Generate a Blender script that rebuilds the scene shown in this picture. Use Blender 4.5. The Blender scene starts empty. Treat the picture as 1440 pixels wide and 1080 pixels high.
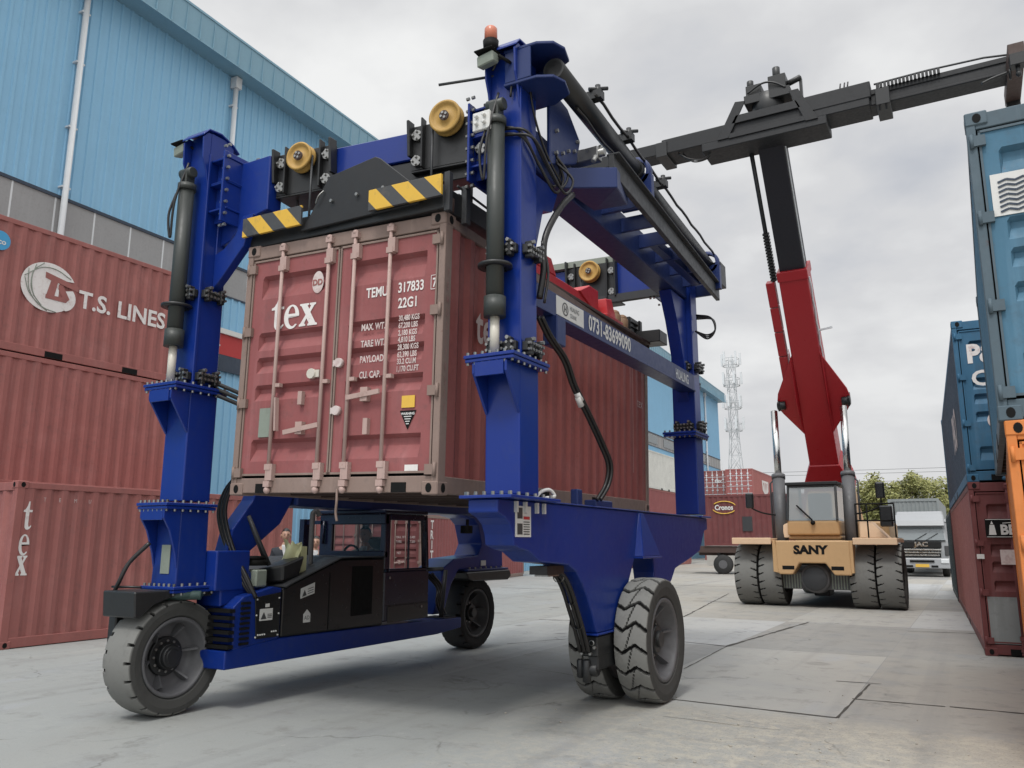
import bpy, bmesh, math, random
from mathutils import Vector, Matrix
PI = math.pi
R = math.radians
random.seed(7)
SC = bpy.context.scene
COL = SC.collection

# ------------------------------------------------------------------ mesh builder
class MB:
    def __init__(s):
        s.v = []; s.f = []; s.smooth = []; s.col = None
    def add(s, vs, fs, smooth=False):
        o = len(s.v)
        s.v += [tuple(v) for v in vs]
        s.f += [tuple(i + o for i in f) for f in fs]
        s.smooth += [smooth] * len(fs)
        return s
    def box(s, x0, x1, y0, y1, z0, z1):
        vs = [(x, y, z) for x in (x0, x1) for y in (y0, y1) for z in (z0, z1)]
        return s.add(vs, [(0, 1, 3, 2), (4, 6, 7, 5), (0, 4, 5, 1), (2, 3, 7, 6), (0, 2, 6, 4), (1, 5, 7, 3)])
    def hexa(s, c):
        """8 corners: bottom 4 (ccw) then top 4 (ccw)"""
        return s.add(c, [(3, 2, 1, 0), (4, 5, 6, 7), (0, 1, 5, 4), (1, 2, 6, 5), (2, 3, 7, 6), (3, 0, 4, 7)])
    def beam(s, p0, p1, w, h, up=(0, 0, 1), w1=None, h1=None):
        p0 = Vector(p0); p1 = Vector(p1); d = (p1 - p0).normalized()
        a = d.cross(Vector(up)).normalized(); b = a.cross(d).normalized()
        w1 = w if w1 is None else w1; h1 = h if h1 is None else h1
        q = []
        for p, ww, hh in ((p0, w, h), (p1, w1, h1)):
            q += [p - a * ww / 2 - b * hh / 2, p + a * ww / 2 - b * hh / 2, p + a * ww / 2 + b * hh / 2, p - a * ww / 2 + b * hh / 2]
        return s.hexa(q)
    def prism(s, poly, axis, a, b):
        """poly of 2D points extruded along axis between a and b"""
        n = len(poly)
        def P(p, t):
            return {'x': (t, p[0], p[1]), 'y': (p[0], t, p[1]), 'z': (p[0], p[1], t)}[axis]
        vs = [P(p, a) for p in poly] + [P(p, b) for p in poly]
        fs = [tuple(range(n))[::-1], tuple(range(n, 2 * n))] + [(i, (i + 1) % n, n + (i + 1) % n, n + i) for i in range(n)]
        return s.add(vs, fs)
    def cyl(s, p0, p1, r, n=16, r1=None, caps=True, smooth=True):
        p0 = Vector(p0); p1 = Vector(p1); d = (p1 - p0).normalized()
        u = d.orthogonal().normalized(); w = d.cross(u)
        r1 = r if r1 is None else r1
        vs = []
        for p, rr in ((p0, r), (p1, r1)):
            for i in range(n):
                t = 2 * PI * i / n
                vs.append(p + (u * math.cos(t) + w * math.sin(t)) * rr)
        o = len(s.v)
        s.add(vs, [(i, (i + 1) % n, n + (i + 1) % n, n + i) for i in range(n)], smooth)
        if caps:
            s.f += [tuple(o + i for i in range(n))[::-1], tuple(o + n + i for i in range(n))]
            s.smooth += [False, False]
        return s
    def lathe(s, prof, c, axis='x', n=48, smooth=True):
        """prof: list of (t along axis, radius)"""
        m = len(prof); vs = []
        for i in range(n):
            a = 2 * PI * i / n; ca, sa = math.cos(a), math.sin(a)
            for t, r in prof:
                p = {'x': (t, r * ca, r * sa), 'y': (r * sa, t, r * ca), 'z': (r * ca, r * sa, t)}[axis]
                vs.append((c[0] + p[0], c[1] + p[1], c[2] + p[2]))
        fs = []
        for i in range(n):
            j = (i + 1) % n
            for k in range(m - 1):
                fs.append((i * m + k, j * m + k, j * m + k + 1, i * m + k + 1))
        return s.add(vs, fs, smooth)
    def tube(s, path, r, n=8, smooth=True):
        P = [Vector(p) for p in path]; vs = []; m = len(P)
        ref = None
        for i, p in enumerate(P):
            d = (P[min(i + 1, m - 1)] - P[max(i - 1, 0)]).normalized()
            if ref is None: ref = d.orthogonal().normalized()
            u = (ref - d * ref.dot(d))
            u = d.orthogonal().normalized() if u.length < 1e-6 else u.normalized()
            ref = u; w = d.cross(u)
            for k in range(n):
                t = 2 * PI * k / n
                vs.append(p + (u * math.cos(t) + w * math.sin(t)) * r)
        fs = [(i * n + k, i * n + (k + 1) % n, (i + 1) * n + (k + 1) % n, (i + 1) * n + k) for i in range(m - 1) for k in range(n)]
        o = len(s.v)
        s.add(vs, fs, smooth)
        s.f += [tuple(o + k for k in range(n))[::-1], tuple(o + (m - 1) * n + k for k in range(n))]; s.smooth += [False, False]
        return s
    def ball(s, c, r, n=12, m=8):
        rx, ry, rz = r if isinstance(r, (tuple, list)) else (r, r, r)
        vs = []
        for j in range(m + 1):
            ph = PI * j / m
            for i in range(n):
                t = 2 * PI * i / n
                vs.append((c[0] + rx * math.sin(ph) * math.cos(t), c[1] + ry * math.sin(ph) * math.sin(t), c[2] + rz * math.cos(ph)))
        fs = [(j * n + i, (j + 1) * n + i, (j + 1) * n + (i + 1) % n, j * n + (i + 1) % n) for j in range(m) for i in range(n)]
        return s.add(vs, fs, True)
    def bolts(s, pts, d, r=.016, h=.018, n=6):
        d = Vector(d)
        for p in pts:
            p = Vector(p); s.cyl(p, p + d * h, r, n, smooth=False)
        return s

def spline(pts, k=8):
    """Catmull-Rom through pts"""
    P = [Vector(p) for p in pts]; P = [P[0] * 2 - P[1]] + P + [P[-1] * 2 - P[-2]]
    out = []
    for i in range(1, len(P) - 2):
        for j in range(k):
            t = j / k; a, b, c, d = P[i - 1], P[i], P[i + 1], P[i + 2]
            out.append(.5 * ((2 * b) + (c - a) * t + (2 * a - 5 * b + 4 * c - d) * t * t + (3 * b - a - 3 * c + d) * t ** 3))
    return out + [P[-2]]

ORG = {}
def obj(name, mb, mat, parent=None, bevel=0, seg=1, label=None, attr=None):
    off = Vector(ORG.get(parent.name, (0, 0, 0))) if parent is not None else Vector((0, 0, 0))
    me = bpy.data.meshes.new(name)
    me.from_pydata([tuple(Vector(v) - off) for v in mb.v], [], mb.f)
    me.polygons.foreach_set('use_smooth', mb.smooth)
    if mb.col is not None:
        ca = me.color_attributes.new('groove_tone', 'FLOAT_COLOR', 'POINT')
        ca.data.foreach_set('color', [x for c in mb.col for x in (c, c, c, 1)])
    bm = bmesh.new(); bm.from_mesh(me)
    bmesh.ops.recalc_face_normals(bm, faces=bm.faces); bm.to_mesh(me); bm.free()
    me.update()
    me.materials.append(mat)
    o = bpy.data.objects.new(name, me); COL.objects.link(o)
    if parent is not None:
        o.parent = parent; ORG[o.name] = tuple(off)
    if bevel:
        b = o.modifiers.new('edges', 'BEVEL'); b.width = bevel; b.segments = seg; b.limit_method = 'ANGLE'; b.angle_limit = R(40)
    if label: o['label'] = label
    return o

def thing(name, label, cat, loc=(0, 0, 0), rot=(0, 0, 0), group=None, world=True):
    """Empty at the thing's base; with world=True its parts are given in world coordinates"""
    o = bpy.data.objects.new(name, None); COL.objects.link(o)
    o.location = loc; o.rotation_euler = rot; o.empty_display_size = .3
    o['label'] = label; o['category'] = cat
    if group: o['group'] = group
    ORG[o.name] = tuple(loc) if world else (0, 0, 0)
    return o

def tag(o, label=None, cat=None, group=None, kind=None):
    for k, v in (('label', label), ('category', cat), ('group', group), ('kind', kind)):
        if v: o[k] = v
    return o

_dg = None
def text_mb(body, size, p, r, u, mb=None, xs=1.0, bold=0.0, shear=0.0, space=1.0, center=False, line=1.0):
    """lettering as flat mesh: p lower-left corner, r right vector, u up vector"""
    cu = bpy.data.curves.new('t', 'FONT'); cu.body = body; cu.size = size; cu.offset = bold; cu.shear = shear
    cu.space_character = space; cu.space_line = line; cu.resolution_u = 3
    o = bpy.data.objects.new('t', cu); COL.objects.link(o)
    dg = bpy.context.evaluated_depsgraph_get()
    me = o.evaluated_get(dg).to_mesh()
    p = Vector(p); r = Vector(r).normalized(); u = Vector(u).normalized()
    vs = [v.co.copy() for v in me.vertices]; fs = [tuple(f.vertices) for f in me.polygons]
    o.evaluated_get(dg).to_mesh_clear()
    bpy.data.objects.remove(o); bpy.data.curves.remove(cu)
    x0 = min(v.x for v in vs); x1 = max(v.x for v in vs)
    sh = x0 + ((x1 - x0) / 2 if center else 0)
    mb = mb or MB()
    mb.add([p + r * ((v.x - sh) * xs) + u * v.y for v in vs], fs)
    return mb

def flat(polys, p, r, u, mb=None):
    """flat polygons (each may be concave) triangulated on the plane p,r,u"""
    from mathutils.geometry import tessellate_polygon
    mb = mb or MB(); p = Vector(p); r = Vector(r); u = Vector(u)
    for poly in polys:
        loops = poly if isinstance(poly[0][0], (tuple, list)) else [poly]
        vs = [Vector((a, b, 0)) for l in loops for a, b in l]
        tris = tessellate_polygon([[Vector((a, b, 0)) for a, b in l] for l in loops])
        mb.add([p + r * v.x + u * v.y for v in vs], tris)
    return mb

# ------------------------------------------------------------------ materials
MATS = {}
def nt(name):
    m = bpy.data.materials.new(name); m.use_nodes = True
    n = m.node_tree.nodes; l = m.node_tree.links
    return m, n, l, n['Principled BSDF']
def mix(n, l, a, b, fac):
    x = n.new('ShaderNodeMix'); x.data_type = 'RGBA'
    for sock, val in ((x.inputs[6], a), (x.inputs[7], b), (x.inputs[0], fac)):
        if hasattr(val, 'links'): l.new(val, sock)
        elif isinstance(val, (tuple, list)): sock.default_value = (*val[:3], 1)
        else: sock.default_value = val
    return x.outputs[2]
def ramp(n, l, src, a, b, lo=0., hi=1.):
    x = n.new('ShaderNodeMapRange'); x.clamp = True
    l.new(src, x.inputs[0]); x.inputs[1].default_value = a; x.inputs[2].default_value = b
    x.inputs[3].default_value = lo; x.inputs[4].default_value = hi
    return x.outputs[0]
def noise(n, l, vec, scale, detail=4, rough=.55, stretch=None):
    t = n.new('ShaderNodeTexNoise'); t.inputs['Scale'].default_value = scale
    t.inputs['Detail'].default_value = detail; t.inputs['Roughness'].default_value = rough
    if stretch:
        mp = n.new('ShaderNodeMapping'); mp.inputs['Scale'].default_value = stretch; l.new(vec, mp.inputs[0]); vec = mp.outputs[0]
    l.new(vec, t.inputs['Vector'])
    return t.outputs[0]
def math_(n, l, op, a, b=None):
    x = n.new('ShaderNodeMath'); x.operation = op
    for i, val in enumerate((a, b)):
        if val is None: continue
        if hasattr(val, 'links'): l.new(val, x.inputs[i])
        else: x.inputs[i].default_value = val
    return x.outputs[0]

def paint(name, col, rough=.45, vary=.12, streak=.2, dirt=(.16, .13, .11), dirt_amt=.25, rust=0., metal=0., bump=.0, fade=None, spec=.5, coat=0., groove_tone=False, rv=1., rustc=(.14, .055, .03), rl=(.62, .70)):
    if name in MATS: return MATS[name]
    m, n, l, b = nt(name)
    tc = n.new('ShaderNodeTexCoord').outputs['Object']
    big = noise(n, l, tc, .9, 5, .6)
    fine = noise(n, l, tc, 14, 4, .6)
    c = mix(n, l, tuple(x * (1 - vary) for x in col), tuple(min(1, x * (1 + vary)) for x in col), big)
    if fade:
        c = mix(n, l, c, fade, ramp(n, l, noise(n, l, tc, 1.7, 6, .65), .5, .72, 0, .55))
    if streak:
        st = noise(n, l, tc, 1.0, 5, .6, (9, 9, .55))
        c = mix(n, l, c, tuple(min(1, x * 1.25 + .05) for x in col), ramp(n, l, st, .56, .78, 0, streak))
        st2 = noise(n, l, tc, 1.0, 5, .6, (6, 6, .35))
        c = mix(n, l, c, dirt, ramp(n, l, st2, .55, .85, 0, streak))
    if dirt_amt:
        c = mix(n, l, c, dirt, ramp(n, l, math_(n, l, 'MULTIPLY', noise(n, l, tc, 3.1, 8, .7), fine), .26, .5, 0, dirt_amt))
    if rust:
        c = mix(n, l, c, rustc, ramp(n, l, noise(n, l, tc, 6, 8, .75), rl[0], rl[1], 0, rust))
    if groove_tone:
        at = n.new('ShaderNodeAttribute'); at.attribute_name = 'groove_tone'
        c = mix(n, l, (.012, .012, .012), c, at.outputs['Fac'])  # dark tread grooves and sidewalls put into the tyre colour
    l.new(c, b.inputs['Base Color'])
    l.new(ramp(n, l, fine, .3, .7, max(.02, rough - .1 * rv), min(1, rough + .14 * rv)), b.inputs['Roughness'])
    b.inputs['Metallic'].default_value = metal
    b.inputs['Specular IOR Level'].default_value = spec
    if coat:
        b.inputs['Coat Weight'].default_value = coat; b.inputs['Coat Roughness'].default_value = .12
    if bump:
        bp = n.new('ShaderNodeBump'); bp.inputs['Strength'].default_value = bump; bp.inputs['Distance'].default_value = .02
        l.new(noise(n, l, tc, 5, 5, .6), bp.inputs['Height']); l.new(bp.outputs[0], b.inputs['Normal'])
    MATS[name] = m
    return m

BLUE = paint('blue_gloss_paint', (.005, .026, .20), .32, .08, .07, (.05, .06, .11), .18, coat=.12, spec=.35, rv=.3)
BLUEL = paint('blue_dusty_paint', (.005, .025, .185), .36, .06, .10, (.07, .075, .10), .22, coat=.08, spec=.3, rv=.5)
BLUED = paint('blue_grey_paint', (.013, .028, .115), .38, .05, .04, (.03, .04, .08), .08, spec=.35, rv=.4)
BLACK = paint('black_steel_paint', (.014, .015, .016), .4, .12, .0, (.04, .04, .038), .1, rv=.5)
HOODP = paint('black_hood_panel', (.010, .011, .012), .25, .1, .0, (.02, .02, .02), .0, rv=.2)
GREYD = paint('dark_grey_steel', (.036, .038, .041), .48, .15, .08, (.09, .085, .08), .25, spec=.4)
CYLG = paint('dark_cylinder', (.036, .041, .038), .42, .1, .0, (.06, .06, .055), .15, spec=.4, rv=.5)
CHROME = paint('polished_rod', (.62, .62, .6), .18, .05, 0, (.3, .3, .3), .05, metal=1.)
ROD = paint('cream_rod', (.55, .52, .45), .3, .05, 0, (.3, .28, .24), .2)
BOLT = paint('bolt_steel', (.3, .3, .29), .35, .1, 0, (.08, .08, .08), .2, metal=.8)
RUBBER = paint('rubber_black', (.022, .022, .022), .7, .15, 0, (.10, .10, .095), .25)
HOSEM = paint('hose_rubber', (.013, .012, .012), .38, .1, 0, (.05, .04, .04), .2)
TYRED = paint('dusty_tyre', (.19, .19, .18), .9, .12, 0, (.09, .09, .087), .45, groove_tone=True, bump=.25, spec=.15)
TYREK = paint('dark_tyre', (.04, .04, .04), .85, .15, 0, (.10, .10, .095), .3, groove_tone=True, bump=.15, spec=.25)
RIMG = paint('grey_rim_paint', (.10, .10, .105), .55, .1, 0, (.06, .058, .055), .35)
RIMD = paint('dark_rim_paint', (.05, .05, .052), .5, .1, 0, (.1, .1, .09), .25)
GOLD = paint('yellow_zinc_pulley', (.44, .27, .075), .55, .14, 0, (.16, .09, .04), .35, metal=.0, spec=.35)
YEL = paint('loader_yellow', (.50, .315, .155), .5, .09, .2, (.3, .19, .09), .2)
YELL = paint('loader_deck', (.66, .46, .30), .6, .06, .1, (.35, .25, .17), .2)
RED = paint('loader_red', (.36, .008, .015), .36, .06, .0, (.14, .006, .01), .12)
REDB = paint('spreader_red', (.45, .025, .03), .4, .1, .08, (.2, .05, .04), .2)
DARKB = paint('inner_boom_dark', (.008, .008, .013), .5, .1, .0, (.02, .02, .025), .15)
SPRG = paint('spreader_charcoal', (.020, .021, .023), .5, .15, .08, (.05, .047, .043), .3, spec=.35)
BROWNS = paint('brown_steel', (.06, .035, .028), .6, .15, .1, (.1, .08, .07), .4)
WHITE = paint('white_marking', (.70, .67, .65), .6, .07, .12, (.4, .27, .24), .45, rust=.6, rustc=(.34, .16, .15), rl=(.57, .68))
WHITED = paint('white_marking_worn', (.58, .50, .48), .65, .1, .3, (.27, .11, .10), .75, rust=.6, rustc=(.30, .12, .12), rl=(.54, .66))
CREAM = paint('cream_plate', (.62, .62, .6), .5, .05, .05, (.35, .35, .33), .15)
INK = paint('black_ink', (.010, .010, .010), .6, .0, 0, (.05, .05, .05), .0, spec=.1)
GOLDINK = paint('yellow_ink', (.68, .42, .06), .5, .05, 0, (.3, .2, .1), .15)
ORANGEL = paint('beacon_orange', (.52, .16, .09), .3, .05, 0, (.2, .1, .08), .1)
REDINK = paint('red_ink', (.42, .03, .03), .5, .05, 0, (.2, .1, .1), .1)
GREENISH = paint('grey_green_plate', (.22, .25, .21), .5, .1, .1, (.12, .12, .1), .3)
PIPEW = paint('white_downpipe', (.62, .64, .65), .5, .06, .1, (.3, .3, .3), .2)
TEAL = paint('motor_green', (.03, .06, .055), .4, .1, 0, (.06, .06, .05), .3)

def hazard():
    m, n, l, b = nt('hazard_stripes')
    tc = n.new('ShaderNodeTexCoord').outputs['Object']
    sx = n.new('ShaderNodeSeparateXYZ'); l.new(tc, sx.inputs[0])
    s = math_(n, l, 'ADD', math_(n, l, 'MULTIPLY', sx.outputs[0], 1.0), math_(n, l, 'MULTIPLY', sx.outputs[2], .95))
    s = math_(n, l, 'FRACT', math_(n, l, 'DIVIDE', s, .37))
    c = mix(n, l, (.05, .052, .055), (.66, .40, .045), math_(n, l, 'GREATER_THAN', s, .48))
    c = mix(n, l, c, (.14, .11, .08), ramp(n, l, noise(n, l, tc, 9, 6, .7), .55, .75, 0, .45))
    l.new(c, b.inputs['Base Color']); b.inputs['Roughness'].default_value = .5
    return m
HAZ = hazard()

def glass(name, tint, alpha, rough=.03):
    m, n, l, b = nt(name)
    b.inputs['Base Color'].default_value = (*tint, 1); b.inputs['Roughness'].default_value = rough
    b.inputs['Alpha'].default_value = alpha; b.inputs['Specular IOR Level'].default_value = .8
    return m
GLASS = glass('cab_glass', (.03, .035, .035), .42)
GLASSB = glass('windscreen_glass', (.22, .25, .26), .75, .05)

def concrete():
    m, n, l, b = nt('yard_concrete')
    geo = n.new('ShaderNodeNewGeometry').outputs['Position']
    a = noise(n, l, geo, .16, 6, .6); f = noise(n, l, geo, 1.1, 8, .68); g = noise(n, l, geo, 24, 4, .7)
    sep = n.new('ShaderNodeSeparateXYZ'); l.new(geo, sep.inputs[0])
    # tan, worn concrete toward the right of the yard; smoother grey-green to the left
    side = math_(n, l, 'ADD', ramp(n, l, math_(n, l, 'ADD', sep.outputs[0], math_(n, l, 'MULTIPLY', sep.outputs[1], .55)), -1.2, 5.5), math_(n, l, 'MULTIPLY', math_(n, l, 'SUBTRACT', a, .5), 1.4))
    c = mix(n, l, (.275, .285, .275), (.335, .31, .265), ramp(n, l, side, .1, 1.0))
    c = mix(n, l, c, (.225, .235, .24), ramp(n, l, f, .52, .72, 0, .75))
    c = mix(n, l, c, (.37, .36, .325), ramp(n, l, noise(n, l, geo, .55, 7, .7), .55, .75, 0, .7))
    pale = noise(n, l, geo, .8, 5, .6, (1, .35, 1))
    c = mix(n, l, c, (.31, .325, .355), ramp(n, l, pale, .6, .75, 0, .6))
    c = mix(n, l, c, (.15, .142, .13), ramp(n, l, noise(n, l, geo, 3.3, 9, .75), .62, .74, 0, .55))
    c = mix(n, l, c, (.115, .11, .10), ramp(n, l, g, .66, .78, 0, .35))
    # cast slabs of slightly different age
    mpb = n.new('ShaderNodeMapping'); mpb.inputs['Location'].default_value = (1.31, -8.76, 0); l.new(geo, mpb.inputs[0])
    br = n.new('ShaderNodeTexBrick'); br.offset = 0; br.inputs['Scale'].default_value = 1; br.inputs['Brick Width'].default_value = 2.36; br.inputs['Row Height'].default_value = 4.78
    br.inputs['Mortar Size'].default_value = .006; br.inputs['Color1'].default_value = (.25, .25, .25, 1); br.inputs['Color2'].default_value = (.75, .75, .75, 1); br.inputs['Mortar'].default_value = (0.05, 0.05, .05, 1); br.inputs['Bias'].default_value = 0
    l.new(mpb.outputs[0], br.inputs['Vector'])
    slab = n.new('ShaderNodeSeparateColor'); l.new(br.outputs['Color'], slab.inputs[0])
    far = math_(n, l, 'MULTIPLY', ramp(n, l, sep.outputs[1], 8.4, 8.9), ramp(n, l, sep.outputs[0], -7.5, -3.0, .25, 1.0))
    c = mix(n, l, c, (.40, .415, .43), math_(n, l, 'MULTIPLY', ramp(n, l, slab.outputs[0], .40, .75), math_(n, l, 'MULTIPLY', far, .8)))
    c = mix(n, l, c, (.21, .215, .22), math_(n, l, 'MULTIPLY', ramp(n, l, slab.outputs[0], .5, .25), math_(n, l, 'MULTIPLY', far, .7)))
    # worn near apron: exposed tan aggregate and dark pits
    near = math_(n, l, 'MULTIPLY', ramp(n, l, sep.outputs[1], 8.75, 8.2), ramp(n, l, sep.outputs[0], -4.4, -1.8))
    ag = noise(n, l, geo, 7.5, 9, .78); ag2 = noise(n, l, geo, 46, 3, .7)
    c = mix(n, l, c, (.42, .385, .315), math_(n, l, 'MULTIPLY', near, ramp(n, l, ag, .46, .58, 0, .75)))
    c = mix(n, l, c, (.14, .13, .11), math_(n, l, 'MULTIPLY', near, ramp(n, l, ag2, .56, .66, 0, .7)))
    # tyre tracks along the lane and oil drips
    trk = noise(n, l, geo, 1.0, 4, .55, (1.5, .05, 1))
    c = mix(n, l, c, (.17, .168, .165), ramp(n, l, trk, .56, .72, 0, .5))
    vo = n.new('ShaderNodeTexVoronoi'); vo.inputs['Scale'].default_value = .75; vo.inputs['Randomness'].default_value = 1; l.new(geo, vo.inputs['Vector'])
    spot = math_(n, l, 'MULTIPLY', ramp(n, l, math_(n, l, 'ADD', vo.outputs['Distance'], math_(n, l, 'MULTIPLY', f, .22)), .26, .20), ramp(n, l, a, .48, .55))
    c = mix(n, l, c, (.085, .08, .075), math_(n, l, 'MULTIPLY', spot, .6))
    # hairline cracks
    wv = n.new('ShaderNodeTexVoronoi'); wv.feature = 'DISTANCE_TO_EDGE'; wv.inputs['Scale'].default_value = .42
    wp = n.new('ShaderNodeVectorMath'); wp.operation = 'ADD'
    nz = n.new('ShaderNodeTexNoise'); nz.inputs['Scale'].default_value = 1.6; nz.inputs['Detail'].default_value = 6; l.new(geo, nz.inputs['Vector'])
    l.new(geo, wp.inputs[0]); l.new(nz.outputs['Color'], wp.inputs[1]); l.new(wp.outputs[0], wv.inputs['Vector'])
    crack = math_(n, l, 'MULTIPLY', ramp(n, l, wv.outputs['Distance'], .0, .012, 1, 0), ramp(n, l, f, .48, .6))
    c = mix(n, l, c, (.10, .095, .085), math_(n, l, 'MULTIPLY', crack, .55))
    c = mix(n, l, c, (.17, .165, .155), ramp(n, l, noise(n, l, geo, 2.4, 8, .72), .54, .68, 0, .55))
    c = mix(n, l, c, (.40, .395, .375), ramp(n, l, noise(n, l, geo, 5.2, 8, .75), .60, .72, 0, .45))
    c = mix(n, l, c, (.13, .125, .115), ramp(n, l, noise(n, l, geo, 60, 3, .6), .60, .72, 0, .40))
    l.new(c, b.inputs['Base Color'])
    l.new(ramp(n, l, f, .3, .7, .62, .9), b.inputs['Roughness']); b.inputs['Specular IOR Level'].default_value = .35
    bp = n.new('ShaderNodeBump'); bp.inputs['Strength'].default_value = .25; bp.inputs['Distance'].default_value = .02
    h = math_(n, l, 'SUBTRACT', math_(n, l, 'ADD', f, math_(n, l, 'MULTIPLY', g, .35)), crack)
    l.new(h, bp.inputs['Height']); l.new(bp.outputs[0], b.inputs['Normal'])
    return m
CONC = concrete()
SLAB = paint('slab_joint_dirt', (.055, .05, .043), .95, .3, 0, (.12, .11, .1), .5)

def cont_paint(key, col, **k):
    d = dict(rough=.52, vary=.14, streak=.46, dirt=tuple(x * .45 + .045 for x in col), dirt_amt=.6, rust=.45, bump=.15, fade=tuple(min(1, x * 1.1 + .03) for x in col), spec=.18)
    d.update(k)
    return paint('container_' + key, col, **d)
C_BROWN = cont_paint('brown_red', (.305, .118, .106))
C_BROWN2 = cont_paint('faded_red', (.268, .092, .092))
C_SIDE = cont_paint('side_red', (.31, .10, .09), streak=.4)  # lifted box's red, lightened on one side to make up for missing light
C_BAR = cont_paint('bar_pink', (.42, .30, .27), rust=.3, dirt_amt=.3)
C_MAROON = cont_paint('maroon', (.15, .05, .05))
C_BLUE = cont_paint('blue', (.070, .165, .245))
C_BLUE2 = cont_paint('deep_blue', (.045, .13, .22))
C_ORANGE = cont_paint('orange', (.60, .205, .06))
C_WHITE = cont_paint('white', (.62, .62, .58), rust=.2)
C_GREY = cont_paint('grey', (.24, .26, .26), rust=.2)
C_DARK = cont_paint('dark_green', (.03, .045, .05))
C_PINK = cont_paint('pink_red', (.36, .13, .12))
C_RAIL = cont_paint('rail_taupe', (.24, .175, .15), rust=.4)
C_RAILB = cont_paint('rail_grey', (.09, .125, .15), rust=.7)
C_NAVY = cont_paint('navy_side', (.05, .065, .09), rust=.1)
# ------------------------------------------------------------------ containers
W = 2.438
RIBS = [(2.25, 2.0), (1.645, 1.455), (1.385, 1.22), (1.10, .94), (.55, .33)]

def corr_sheet(length, z0, z1, pitch=.278, depth=.030):
    """corrugated sheet: list of (s, d) along its length, d = depth inwards"""
    n = max(1, int(length // pitch)); rest = (length - n * pitch) / 2
    pts = [(0, 0), (rest, 0)] if rest > .01 else [(0, 0)]
    for i in range(n):
        s = rest + i * pitch
        pts += [(s + .036, 0), (s + .104, depth), (s + .174, depth), (s + .242, 0)]
    pts.append((length, 0))
    return pts

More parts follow.
